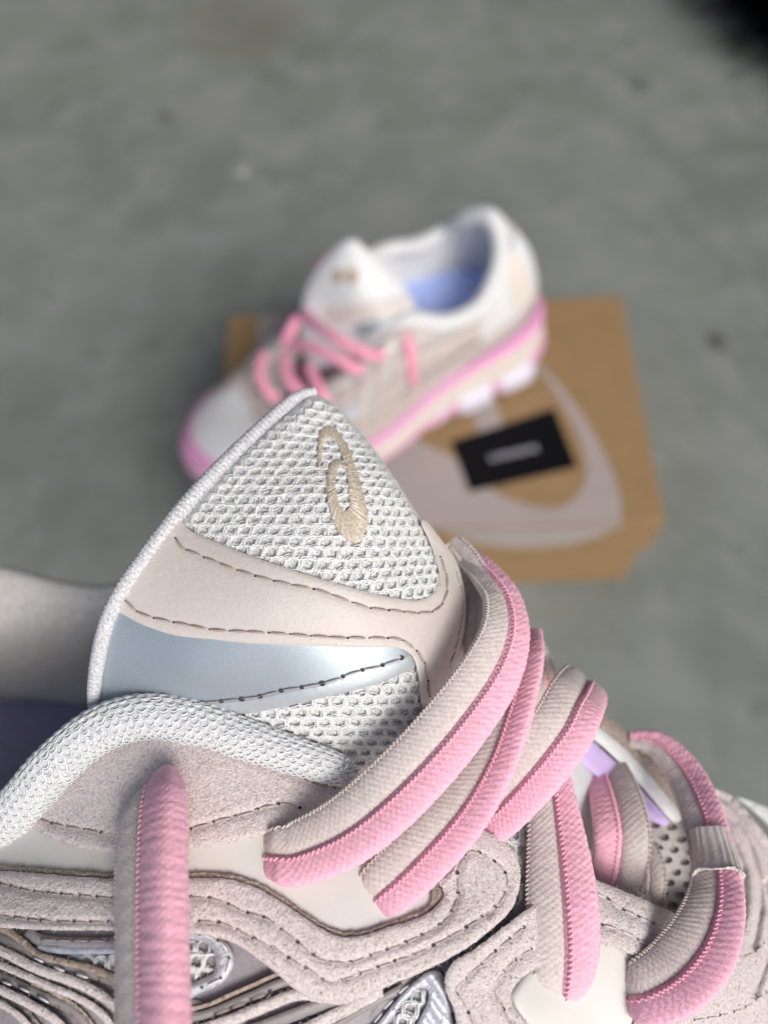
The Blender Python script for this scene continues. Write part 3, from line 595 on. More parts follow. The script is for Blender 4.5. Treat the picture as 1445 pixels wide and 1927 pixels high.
patch('tongue_band', BAND, TF, .85, 1.1, [TAN, TANCUT], tongue, step=5, edge=.35, drop=.25, grooves=[(l, 5, .22) for l in (ST_TOP, ST_BOT)])
sv = patch('tongue_panel', [(217, 1140), (300, 1170), (399, 1190), (534, 1200), (659, 1205), (747, 1208), (775, 1228), (777, 1257), (721, 1282), (669, 1297), (591, 1316), (513, 1334), (441, 1345), (384, 1350), (290, 1352), (190, 1345), (192, 1300), (194, 1271), (203, 1200)], TF, .35, 1.2, SILVER, tongue, step=8, edge=.4, drop=.25)
patch('tongue_trim', [(186, 1322), (290, 1330), (370, 1328), (430, 1322), (482, 1316), (524, 1306), (565, 1298), (607, 1290), (674, 1268), (747, 1246), (770, 1234), (778, 1246), (776, 1258), (721, 1283), (669, 1298), (591, 1317), (513, 1335), (441, 1346), (384, 1352), (290, 1356), (190, 1350)], TF, .55, .8, mat('pale silver trim', (.50, .55, .58), .42, metal=.4, bump=.15, bscale=5200, var=.05, vscale=2500), tongue, step=6, edge=.25, drop=.15)
def stitches(parent, lines, field, off, thread=THREAD, **k):
    a = Acc()
    for l in lines: stitch_line(a, l, field, off, **k)
    return a.build('stitching', [thread, NEEDLE], parent, kind='stuff')
stitches(tongue, [ST_TOP, ST_BOT], TF, .85, pitch=3.05, fill=.93, r=.22, hole=.20, rise=.16)
stitches(tongue, [[(858, 1075), (870, 1125), (868, 1170), (856, 1225), (838, 1275)]], TF, .85, pitch=2.4, fill=.8, r=.14, hole=.2)
stitches(tongue, [[(200, 1325), (342, 1325), (378, 1323), (430, 1318), (482, 1312), (524, 1301), (565, 1294), (607, 1286), (638, 1276), (674, 1263), (710, 1255), (747, 1242), (764, 1232)]], TF, .56, GREYTHREAD, pitch=3.3, fill=.9, r=.15, hole=.46, rise=.12)
a = Acc(); nf = 260; fx, fy = rng.uniform(360, 830, nf), rng.uniform(770, 1120, nf); ok = inside(fx, fy, np.array(TONGUE_OL, float)) & (fy < 960 + (fx - 330) * .34); fx, fy = fx[ok], fy[ok]; an = rng.random((len(fx), 1)) * 6.28 + np.linspace(0, 1, 6)[None] * rng.normal(0, 1.4, (len(fx), 1)); ln = rng.uniform(1.5, 4, (len(fx), 1))
qx = fx[:, None] + np.cumsum(np.cos(an) * ln, 1); qy = fy[:, None] + np.cumsum(np.sin(an) * ln, 1); yarns(a, PW(qx, qy, TF(qx, qy) - .35 - .5 * np.linspace(0, 1, 6)[None] * rng.random((len(fx), 1))), .00004, 0, 3); a.build('stray_fibre', YARN, tongue, kind='stuff')
# piping down the tongue's edge
pp = spline([(592, 736, 134.5), (558, 748, 133), (504, 795, 130.6), (444, 851, 127.7), (388, 908, 125.2), (346, 955, 123.4), (309, 1002, 122.2), (267, 1058, 121.0), (230, 1112, 120.5), (206, 1160, 120.6), (190, 1215, 121.3), (180, 1275, 123.0), (178, 1325, 125.8), (193, 1365, 131)], 620)
def knit(s, a): return .00010 * np.cos(2 * np.pi * s / .00078 + np.pi * np.round(a / (2 * np.pi) * 11)) * np.cos(a * 5.5) - .00008 * (np.cos(2 * np.pi * s / .00095) * np.cos(5 * a) > .75)
PIPE = mat('piping knit', (0.66, 0.665, 0.68), 0.7, bump=1.0, bscale=3800, var=.35, vscale=2600, col2=(.42, .42, .44))
a = Acc(); tube(a, PW(pp[:, 0], pp[:, 1], pp[:, 2]), np.interp(np.arange(620), [0, 60, 300, 520, 619], [.0008, .00125, .00135, .0012, .0009]), 36, disp=knit); a.build('piping', PIPE, tongue)
# embroidered emblem: satin stitches laid across a spiral stroke
EMB = np.array([(385, 770, 400, 770), (375, 690, 412, 680), (376, 600, 415, 570), (385, 470, 435, 470), (395, 380, 460, 430), (460, 275, 500, 400), (560, 290, 560, 420), (640, 370, 600, 450), (720, 500, 640, 550), (770, 600, 670, 650), (810, 720, 715, 720), (850, 850, 720, 830), (890, 980, 740, 950), (920, 1100, 745, 1060), (950, 1200, 755, 1150), (970, 1330, 760, 1220), (975, 1450, 745, 1250), (950, 1560, 720, 1280), (900, 1660, 700, 1290), (820, 1695, 680, 1290), (720, 1640, 660, 1270), (640, 1560, 640, 1240), (560, 1420, 620, 1200), (520, 1280, 610, 1150), (490, 1150, 590, 1060), (485, 1000, 580, 980), (485, 870, 590, 870), (510, 770, 605, 800), (560, 680, 630, 760), (620, 685, 670, 755), (690, 725, 712, 780)], float)
e4 = spline(EMB, 620); e4 = e4 + rng.normal(0, 5.0, e4.shape) * [1, 1, .6, .6]
t = np.linspace(.03, .97, 9)[None]; ex = (e4[:, :1] * (1 - t) + e4[:, 2:3] * t) / 6.425 + 540; ey = (e4[:, 1:2] * (1 - t) + e4[:, 3:4] * t) / 6.423 + 760
h = .30 + .30 * np.sqrt(np.clip(1 - (2 * np.clip(t, 0, 1) - 1) ** 2, 0, 1)); ed = TF(ex, ey) - h + rng.normal(0, .05, (len(ex), 1)) + .25 * (np.abs(2 * t - 1) > 1)
a = Acc(); yarns(a, PW(ex, ey, ed), .000125 * (.8 + .5 * rng.random(len(ex))), 0, 5); a.build('embroidered_emblem', GOLD, tongue)

# ---- lower tongue under the laces, far eyelet edge, perforated vamp
VF = Field([(1120, 1400, 150), (1210, 1440, 154), (1260, 1480, 156), (1330, 1600, 148), (1300, 1700, 140), (1250, 1720, 137), (1180, 1690, 137), (1100, 1600, 140), (1250, 1570, 146), (1000, 1500, 134), (900, 1300, 131), (1010, 1230, 140), (960, 1400, 131), (1100, 1480, 143), (950, 1600, 126)], 1e-4)
patch('tongue_leather', [(838, 1240), (880, 1200), (940, 1190), (1000, 1235), (1032, 1275), (1010, 1350), (960, 1430), (900, 1500), (800, 1470), (780, 1400)], VF, 0, 3, [LEATHER, TANCUT], fs, step=10, edge=3)
patch('tongue_leather', [(1040, 1430), (1075, 1405), (1105, 1420), (1128, 1470), (1132, 1530), (1110, 1600), (1060, 1600), (1030, 1500)], VF, 1.5, 3, [WHITE, TANCUT], fs, step=10, edge=2)
net('vamp_net', [(880, 1560), (960, 1520), (1040, 1530), (1050, 1640), (1010, 1730), (960, 1720), (900, 1650)], S, -2.2, fs, pitch=2.6, row=2.2, ref=(980, 1600), step=5)
def perforated(name, outline, field, pitch, row, hole, skew, parent, m1, m2):
    ol = closed_outline(outline, 8, 0); x0, y0 = ol.min(0); x1, y1 = ol.max(0); hs = []
    for j in range(int((y1 - y0) / row) + 1):
        for i in range(-8, int((x1 - x0) / pitch) + 8):
            cx = x0 + (i + .5 * (j % 2)) * pitch + skew * j * row; cy = y0 + j * row + .12 * (cx - x0)
            h = np.array([(cx + hole * c * (1 + .1 * rng.normal()), cy + hole * .62 * s_) for c, s_ in ((1, .15), (.35, 1), (-.5, .9), (-1, -.1), (-.4, -1), (.5, -.9))])
            if inside(h[:, 0], h[:, 1], ol).all() and dist_line(h[:, 0], h[:, 1], ol, True).min() > 6: hs.append(h)
    V, T, loops = tri_region(ol, 11, hs); x, y = V[:, 0], V[:, 1]; d = field(x, y); a = Acc(); a.add(PW(x, y, d), T, 0)
    for l in loops:
        l = np.array(l); a.add(np.concatenate([PW(x[l], y[l], d[l]), PW(x[l], y[l], d[l] + .9)]), grid_faces(2, len(l), True), 0)
    o = a.build(name, [m1], parent, smooth=False)
    patch('vamp_backing', outline, field, -.95, .8, m2, o, step=20, edge=0)
    return o
VAMP = mat('white perforated textile', (0.66, 0.63, 0.61), 0.85, bump=.7, bscale=2500, var=.1, vscale=1400)
VAMP_B = mat('taupe backing', (0.50, 0.455, 0.42), 0.9, bump=.6, bscale=2500, var=.2)
perforated('vamp', [(1150, 1420), (1200, 1440), (1262, 1480), (1320, 1540), (1350, 1620), (1330, 1720), (1280, 1760), (1200, 1730), (1130, 1690), (1130, 1560)], VF, 31, 21, 10.5, .12, fs, VAMP, VAMP_B)
EF = Field([(1110, 1345, 146), (1200, 1420, 150), (1300, 1530, 150), (1150, 1420, 147), (1260, 1520, 148), (1200, 1345, 152)], 1e-4)
ee = patch('far_eyelet_edge', [(1108, 1326), (1128, 1340), (1170, 1368), (1225, 1415), (1272, 1472), (1300, 1530), (1275, 1530), (1240, 1490), (1190, 1430), (1140, 1385), (1105, 1360)], EF, 0, 2.5, [mat('taupe webbing', (.33, .275, .24), .9, bump=1, bscale=1800, var=.3, vscale=1500), SUEDE_CUT], fs, step=8, edge=1.5)
patch('edge_foam', [(1100, 1352), (1140, 1380), (1190, 1424), (1240, 1482), (1282, 1535), (1264, 1545), (1222, 1498), (1178, 1448), (1128, 1400), (1098, 1378)], EF, .6, 2, [WHITE], ee, step=8, edge=1.2)
patch('edge_foam', [(1090, 1378), (1120, 1400), (1170, 1446), (1215, 1496), (1258, 1545), (1236, 1550), (1180, 1512), (1140, 1478), (1105, 1445), (1075, 1415)], EF, .2, 2, [LILAC], ee, step=8, edge=1.2)

# ---- side of the shoe
patch('side_underlay', [(-260, 1600), (0, 1620), (300, 1640), (640, 1720), (830, 1650), (880, 1690), (925, 1735), (990, 1728), (1030, 1710), (1080, 1715), (1250, 1730), (1320, 1690), (1500, 1640), (1700, 1800), (1700, 2250), (-260, 2250)], S, -1.7, 6, SATIN, fs, step=16, edge=2, smooth=True)
patch('satin_panel', [(905, 1760), (955, 1722), (985, 1690), (1005, 1660), (1025, 1700), (965, 1762), (905, 1805), (850, 1840), (835, 1815)], S, -1.2, 3, SATIN, fs, step=10, edge=.5)
eye1 = patch('eyestay', [(-260, 1565), (-60, 1545), (60, 1500), (300, 1470), (500, 1470), (640, 1470), (740, 1490), (850, 1560), (885, 1600), (890, 1650), (860, 1720), (800, 1775), (700, 1800), (630, 1800), (540, 1750), (450, 1700), (350, 1690), (0, 1690), (-260, 1690)], S, 0.0, 3, [LEATHER, TANCUT], fs, step=11, edge=2)
COLLAR_ST = [[(70, 1540), (107, 1552), (170, 1563), (213, 1573)], [(356, 1561), (412, 1544), (460, 1532), (504, 1517), (540, 1513), (580, 1526)], [(330, 1372), (354, 1384), (412, 1411), (465, 1430), (547, 1457), (596, 1476), (628, 1484)]]
cp = patch('collar_panel', [(40, 1535), (62, 1556), (90, 1572), (130, 1588), (180, 1600), (220, 1604), (290, 1603), (350, 1596), (410, 1588), (460, 1578), (520, 1564), (565, 1548), (598, 1525), (640, 1500), (668, 1476), (660, 1440), (600, 1415), (520, 1385), (440, 1355), (350, 1330), (280, 1322), (200, 1345), (130, 1400), (80, 1460)], S, .95, 1.5, [SUEDE, SUEDE_CUT], fs, step=6, edge=.55, grain=.10, jitter=.7, grooves=[(l, 7, .35) for l in COLLAR_ST])
stitches(cp, COLLAR_ST, S, .72, pitch=3.3, fill=.8, r=.18, hole=.30, rise=.08)
STRIP_A = [[(-40, 1655), (10, 1665), (63, 1678), (136, 1684), (212, 1690)], [(358, 1688), (390, 1690), (421, 1697), (460, 1716), (502, 1728), (531, 1750), (568, 1779), (599, 1804), (634, 1811), (665, 1810), (704, 1795), (746, 1781), (781, 1765), (816, 1750), (847, 1721), (862, 1682), (860, 1645), (872, 1612), (890, 1601), (915, 1613), (944, 1633), (955, 1662), (940, 1697), (919, 1717)]]
STRIP_B = [[(-40, 1720), (0, 1723), (87, 1733), (165, 1735), (213, 1735)], [(372, 1733), (412, 1736), (436, 1744), (459, 1757), (488, 1771), (517, 1785), (552, 1808), (587, 1828), (616, 1849), (653, 1841), (680, 1831), (740, 1809), (775, 1798), (833, 1770), (864, 1753), (890, 1737), (919, 1717)]]
strip = patch('suede_overlay', [(-260, 1610), (-80, 1628), (0, 1638), (60, 1642), (140, 1649), (215, 1653), (290, 1654), (360, 1652), (415, 1653), (452, 1659), (490, 1674), (530, 1697), (570, 1725), (610, 1750), (640, 1762), (665, 1763), (700, 1755), (740, 1742), (775, 1731), (806, 1717), (826, 1699), (834, 1684), (832, 1672), (825, 1662), (833, 1652), (848, 1640), (858, 1620), (870, 1590), (885, 1562), (905, 1561), (935, 1576), (962, 1598), (975, 1622), (979, 1652), (972, 1688), (955, 1720), (925, 1748), (895, 1772), (860, 1795), (800, 1826), (740, 1851), (690, 1872), (655, 1888), (625, 1890), (590, 1879), (555, 1861), (528, 1838), (500, 1815), (470, 1793), (440, 1775), (400, 1762), (340, 1755), (215, 1751), (100, 1750), (0, 1746), (-260, 1735)],
              S, 1.25, 2.0, [SUEDE, SUEDE_CUT], fs, step=6, edge=.55, grain=.10, jitter=.8, grooves=[(l, 7, .4) for l in STRIP_A + STRIP_B])
stitches(strip, STRIP_A + STRIP_B, S, .98, pitch=2.75, fill=.78, r=.14, hole=.30, rise=.03)
PAN_ST = [[(985, 1745), (944, 1779), (909, 1810), (882, 1835), (858, 1862), (878, 1897), (900, 1960)], [(1000, 1785), (979, 1798), (948, 1827), (928, 1862), (948, 1903), (975, 1960)], [(1000, 1720), (1015, 1715)]]
pan = patch('suede_overlay', [(1030, 1690), (1005, 1702), (985, 1715), (960, 1735), (925, 1762), (890, 1788), (858, 1806), (842, 1826), (836, 1850), (843, 1875), (855, 1905), (862, 1960), (880, 2150), (1060, 2150), (1020, 1980), (985, 1920), (966, 1895), (961, 1872), (972, 1850), (1000, 1826), (1040, 1800), (1060, 1740), (1050, 1690)], S, 1.5, 2.0, [SUEDE, SUEDE_DARK_CUT], fs, step=6, edge=.55, grain=.10, jitter=.9, grooves=[(l, 7, .4) for l in PAN_ST[:2]])
stitches(pan, PAN_ST[:2], S, 1.2, pitch=2.9, fill=.78, r=.14, hole=.32, rise=.02)
patch('eyestay', [(952, 1880), (972, 1840), (1020, 1790), (1080, 1745), (1140, 1750), (1240, 1785), (1300, 1800), (1330, 1900), (1300, 2050), (1050, 2120), (980, 1950)], S, .3, 3, [LEATHER, TANCUT], fs, step=11, edge=2)
BR_ST = [[(1110, 1678), (1138, 1689), (1165, 1708), (1193, 1722), (1224, 1736), (1252, 1748)], [(1100, 1730), (1130, 1740), (1154, 1746), (1181, 1757), (1208, 1773), (1234, 1784)]]
br = patch('suede_bridge', [(1060, 1640), (1110, 1652), (1150, 1668), (1190, 1684), (1235, 1704), (1271, 1721), (1266, 1742), (1250, 1760), (1238, 1780), (1228, 1806), (1190, 1797), (1150, 1780), (1110, 1762), (1050, 1740)], S, 1.4, 2.0, [SUEDE, SUEDE_CUT], fs, step=6, edge=.5, grain=.10, jitter=.9, grooves=[(l, 7, .4) for l in BR_ST])
stitches(br, BR_ST, S, 1.15, mat('pale thread', (.6, .59, .6), .5), pitch=2.9, fill=.8, r=.17, hole=.28, rise=.08)
TOE_G = [[(1350, 1497), (1373, 1509), (1400, 1540), (1427, 1577), (1460, 1620), (1500, 1690)], [(1343, 1515), (1360, 1528), (1386, 1554), (1410, 1593), (1428, 1650), (1432, 1708), (1418, 1779)], [(1330, 1530), (1362, 1560), (1382, 1592), (1398, 1632), (1402, 1689), (1392, 1747)], [(1440, 1660), (1452, 1720), (1446, 1800), (1420, 1870)], [(1350, 1575), (1372, 1625), (1380, 1680), (1376, 1730)]]
toe = patch('toe_overlay', [(1322, 1478), (1345, 1484), (1372, 1495), (1398, 1520), (1425, 1553), (1460, 1600), (1520, 1690), (1600, 1850), (1600, 2200), (1300, 2200), (1260, 1960), (1290, 1900), (1330, 1850), (1355, 1790), (1365, 1720), (1360, 1650), (1340, 1580)], S, 1.2, 12, [SUEDE, SUEDE_CUT], fs, step=6, edge=1.2, grain=.10, jitter=.7, grooves=[(l, 6, 1.3) for l in TOE_G])
stitches(toe, [[(1350, 1790), (1390, 1800), (1418, 1792), (1436, 1775)], [(1300, 1920), (1345, 1912), (1400, 1895), (1450, 1860)], [(1330, 1960), (1380, 1950), (1450, 1925)]], S, 1.2, pitch=3.2, fill=.75, r=.14, hole=.3, rise=.02)
patch('suede_overlay', [(1190, 1935), (1225, 1925), (1270, 1900), (1310, 1880), (1340, 1900), (1330, 2100), (1200, 2150)], S, 1.0, 2, [SUEDE, SUEDE_CUT], fs, step=6, edge=.5, grain=.10, jitter=.8)
patch('midsole_edge', [(1385, 1500), (1410, 1520), (1440, 1548), (1500, 1610), (1560, 1700), (1620, 1700), (1560, 1590), (1480, 1535), (1430, 1515)], Field([(1385, 1500, 166), (1450, 1550, 168), (1600, 1700, 162), (1500, 1500, 172)]), 0, 16, [WHITE], fs, step=12, edge=2)

# ---- windows of net framed in welded film, and the ribbed strips below the overlay
def ribbon(name, pts, w, off, thick, mats, parent, jit=.7, grain=.09, edge=.6):
    p = spline(pts, 40); T = np.gradient(p, axis=0); Nn = np.stack([-T[:, 1], T[:, 0]], 1); Nn /= np.linalg.norm(Nn, axis=1, keepdims=True)
    ww = np.interp(np.linspace(0, 1, 40), np.linspace(0, 1, len(w)), w)[:, None] / 2 if hasattr(w, '__len__') else w / 2
    ol = np.concatenate([p + Nn * ww, (p - Nn * ww)[::-1]])
    return patch(name, ol[::2], S, off, thick, mats, parent, step=6, edge=edge, grain=grain, jitter=jit)
RS = [SUEDE, SUEDE_CUT]
ribbon('film_strip', [(-60, 1752), (20, 1775), (75, 1800), (140, 1822), (215, 1842), (290, 1868), (380, 1900)], 26, -.9, .8, [TAPE], fs, .2, 0)
ribbon('cut_edge_strip', [(-60, 1742), (0, 1747), (38, 1768), (72, 1796), (110, 1808), (165, 1820), (225, 1842), (290, 1856)], 13, -.2, 1.2, [SUEDE_CUT], fs, .9, .2)
ribbon('film_strip', [(50, 1752), (80, 1770), (150, 1775), (230, 1775)], 22, -.7, .8, [SATIN], fs, .2, 0)
stitches(fs, [[(78, 1768), (130, 1770), (230, 1771)]], S, -.65, GREYTHREAD, pitch=2.6, fill=.8, r=.12, hole=.3)
ribbon('film_strip', [(70, 1780), (110, 1787), (160, 1788), (230, 1787)], 16, -.6, .8, [FILM], fs, .2, 0)
net('side_net', [(120, 1792), (230, 1795), (260, 1840), (200, 1830), (140, 1812)], S, -1.0, fs, pitch=2.1, row=1.75, ref=(190, 1812), step=5)
for k, (pts, wd) in enumerate([([(-60, 1765), (0, 1788), (70, 1823), (140, 1848), (200, 1880), (250, 1930), (280, 2000)], [14, 20, 20, 18, 22]), ([(-60, 1795), (0, 1815), (80, 1850), (160, 1885), (205, 1925), (230, 1990)], [12, 14, 14, 16]), ([(-60, 1835), (0, 1862), (60, 1892), (115, 1930), (150, 1990)], [16, 18, 17, 17]), ([(-60, 1868), (0, 1888), (50, 1925), (80, 1980)], [12, 13, 13])]):
    ribbon('suede_rib', pts, wd, -.1 + .12 * k, 1.5, RS, fs)
for pts, wd in [([(-60, 1818), (0, 1838), (70, 1870), (140, 1905), (185, 1960)], 18), ([(-60, 1778), (0, 1802), (80, 1838), (150, 1866), (225, 1910), (260, 1980)], 9), ([(-60, 1850), (0, 1876), (50, 1905), (95, 1960)], 9), ([(60, 1850), (100, 1868), (150, 1900), (190, 1950)], 7)]:
    ribbon('film_strip', pts, wd, -.75, .8, [TAPE if wd > 8 else SUEDE_CUT], fs, .3, .05)
stitches(fs, [[(0, 1845), (40, 1860), (90, 1885), (130, 1915)], [(60, 1800), (120, 1826), (200, 1850)]], S, -.5, mat('white thread', (.7, .7, .72), .45), pitch=3.6, fill=.55, r=.16, hole=.25)
ce = [(-100, 1622), (0, 1633), (60, 1637), (140, 1644), (215, 1648), (290, 1649), (360, 1647), (415, 1648), (455, 1655), (493, 1670), (533, 1693), (573, 1721), (612, 1745), (642, 1757), (665, 1758), (700, 1750), (740, 1737), (773, 1726), (802, 1713), (821, 1697), (829, 1683), (826, 1672), (819, 1662)]
ribbon('cut_edge_strip', ce, [10, 9, 9, 7, 11, 9, 5, 4, 8, 10], .75, 1.4, [SUEDE_CUT], strip, 1.4, .12, .3)
# window one
w1 = patch('film_window', [(330, 1745), (395, 1752), (425, 1772), (440, 1800), (435, 1830), (415, 1852), (380, 1868), (330, 1880)], S, -.55, 1.0, [FILM], fs, step=6, edge=.8, grain=.06, holes=[[(330, 1775), (380, 1772), (402, 1790), (405, 1822), (390, 1838), (330, 1852)]])
net('side_net', [(325, 1770), (384, 1768), (408, 1788), (410, 1826), (392, 1842), (325, 1856)], S, -1.3, w1, pitch=2.0, row=1.7, ref=(370, 1810), step=5)
stitches(w1, [[(372, 1758), (410, 1770), (430, 1795), (428, 1825), (410, 1845), (372, 1862)]], S, -.45, mat('white thread', (.75, .75, .78), .4), pitch=2.8, fill=.7, r=.14, hole=.2)
for pts, wd, off, mm in [([(350, 1902), (395, 1890), (440, 1870), (490, 1848), (540, 1825)], 7, -.1, [SUEDE_CUT]), ([(350, 1918), (400, 1905), (470, 1876), (545, 1848), (600, 1880)], 17, -.5, [TAPE]), ([(340, 1950), (420, 1925), (500, 1893), (560, 1872), (620, 1878)], 22, .0, RS), ([(460, 1945), (540, 1915), (600, 1893), (650, 1885)], 24, -.45, [TAPE]), ([(510, 1965), (580, 1935), (660, 1895), (720, 1862)], 24, .1, RS), ([(585, 1960), (640, 1925), (700, 1890), (760, 1858)], 15, -.45, [TAPE])]:
    ribbon('suede_rib' if mm is RS else 'film_strip', pts, wd, off, 1.3, mm, fs, .7 if mm is RS else .3, .14 if mm is RS else .02)
stitches(fs, [[(400, 1912), (440, 1897), (500, 1872), (535, 1858)], [(630, 1922), (690, 1886)]], S, -.3, THREAD, pitch=2.7, fill=.75, r=.12, hole=.3)
# window two
w2 = patch('film_window', [(690, 1960), (720, 1915), (765, 1862), (800, 1832), (822, 1826), (836, 1840), (842, 1872), (850, 1905), (852, 1960), (780, 2000)], S, -.6, 1.0, [FILM], fs, step=5, edge=.55, grain=.10, holes=[[(720, 1950), (745, 1905), (775, 1872), (795, 1858), (806, 1866), (804, 1888), (785, 1925), (765, 1960)]], relief=lambda x, y: .25 * np.sin((x * .5 - y * .35) * .35) * np.exp(-((x - 815) / 30) ** 2))
net('side_net', [(712, 1955), (740, 1902), (772, 1866), (796, 1852), (812, 1862), (810, 1892), (790, 1930), (768, 1968)], S, -1.3, w2, pitch=2.0, row=1.7, ref=(770, 1900), step=5)
stitches(w2, [[(700, 1930), (740, 1880), (785, 1840)]], S, -.5, mat('white thread', (.75, .75, .78), .4), pitch=2.6, fill=.7, r=.14, hole=.2)

# ---- knitted collar roll, with looped yarn scales
cr = spline([(-260, 1700, 150, 40), (-120, 1650, 138, 42), (-40, 1596, 129.5, 42), (30, 1527, 124.5, 42), (105, 1440, 122, 42), (190, 1372, 121.5, 41), (280, 1348, 121, 39), (370, 1360, 120.6, 38), (460, 1390, 120, 35), (550, 1420, 119.8, 31), (615, 1441, 120.2, 28), (650, 1452, 121, 22), (664, 1457, 122, 8)], 420)
P = PW(cr[:, 0], cr[:, 1], cr[:, 2]); R_ = cr[:, 3] * cr[:, 2] / F / 1000
a = Acc(); tube(a, P, R_, 40, flat=.72); ROLLG = mat('off white knit ground', (0.68, 0.695, 0.70), 0.85, bump=.8, bscale=4000, var=.12, vscale=2500); ROLLY = mat('off white knit yarn', (0.74, 0.755, 0.76), .6, bump=.4, bscale=5000, var=.08, vscale=900, sheen=.15); roll = a.build('collar_roll', ROLLG, fs)
T = unit(np.gradient(P, axis=0)); A_ = unit(CAM - P); B_ = unit(np.cross(T, A_)); A_ = np.cross(B_, T)
sl_ = np.concatenate([[0], np.cumsum(np.linalg.norm(np.diff(P, axis=0), axis=1))]); a = Acc()
def on_roll(s, an, h):
    i = lambda M: np.stack([np.interp(s, sl_, M[:, c]) for c in range(3)], -1)
    r = np.interp(s, sl_, R_) + h; return i(P) + r[..., None] * (.72 * np.cos(an)[..., None] * i(A_) + np.sin(an)[..., None] * i(B_))
ns = int(sl_[-1] / .00150); na = 11
Ii, Jj = np.meshgrid(np.arange(ns), np.arange(na)); Ii, Jj = Ii.ravel(), Jj.ravel()
s0 = (Ii + .5 * (Jj % 2)) * .00150 + rng.normal(0, .00009, len(Ii)); a0 = -1.7 + 3.4 * Jj / (na - 1); ph = np.linspace(-.25, np.pi + .25, 11)
for q in range(3):
    rs = .00058 + .00017 * q; ra = .20 + .05 * q
    s = s0[:, None] + rs * np.cos(ph)[None] + rng.normal(0, .00005, (len(s0), 11)); an = a0[:, None] - .10 + ra * np.sin(ph)[None] * 1.15 + rng.normal(0, .026, (len(s0), 1))
    yarns(a, on_roll(np.clip(s, 0, sl_[-1] - .0012), an, .00006 + .00022 * np.sin(ph)[None] - .00005 * q), .00013, 0, 4)
a.build('knit_loops', ROLLY, roll, kind='stuff')
a = Acc()   # frayed end of the roll
for k in range(60):
    x, y = rng.normal(654, 7), rng.normal(1452, 11); q = rng.normal(0, 1, (8, 2)).cumsum(0) * 2.4 + [x, y]; b = spline(q, 20); yarns(a, PW(b[:, 0], b[:, 1], 119.6 + rng.normal(0, .5) + 0 * b[:, 0])[None], .00012, 0, 4)
a.build('frayed_yarn', YARN, roll, kind='stuff')

# ---- inside of the shoe: far collar lining, foot bed, near lining
LF = Field([(-300, 1040, 190), (0, 1065, 188), (120, 1095, 186), (300, 1110, 180), (0, 1200, 196), (200, 1200, 194), (0, 1330, 240), (300, 1330, 236), (-300, 1330, 240)], 1e-4)
patch('collar_lining', [(-320, 1050), (-150, 1054), (0, 1064), (60, 1077), (120, 1092), (190, 1100), (320, 1095), (330, 1360), (100, 1350), (-320, 1350)], LF, 0, 3, LINING, fs, step=6, edge=9, drop=7, relief=lambda x, y: .5 * np.cos(x * .45 + y * .2) * np.cos(y * .42))
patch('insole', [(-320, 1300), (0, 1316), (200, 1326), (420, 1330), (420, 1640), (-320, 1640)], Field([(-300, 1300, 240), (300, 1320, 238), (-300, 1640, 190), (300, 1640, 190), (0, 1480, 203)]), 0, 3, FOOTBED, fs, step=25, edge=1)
rows = [PW(cr[:, 0] + k * 14, cr[:, 1] + k * 10, cr[:, 2] + 1 + k * 24) for k in range(5)]
a = Acc(); a.add(np.concatenate(rows), grid_faces(5, len(cr))); a.build('near_lining', LINING, fs)
q = np.linspace(0, 1, 12); hx = -300 - 160 * np.sin(np.pi * q); hy = 1050 + (1640 - 1050) * q; rows = [PW(hx + 8 * k, hy, 188 - 46 * q + 9 * k) for k in range(5)]
a = Acc(); a.add(np.concatenate(rows), grid_faces(5, 12)); a.build('heel_lining', LINING, fs)

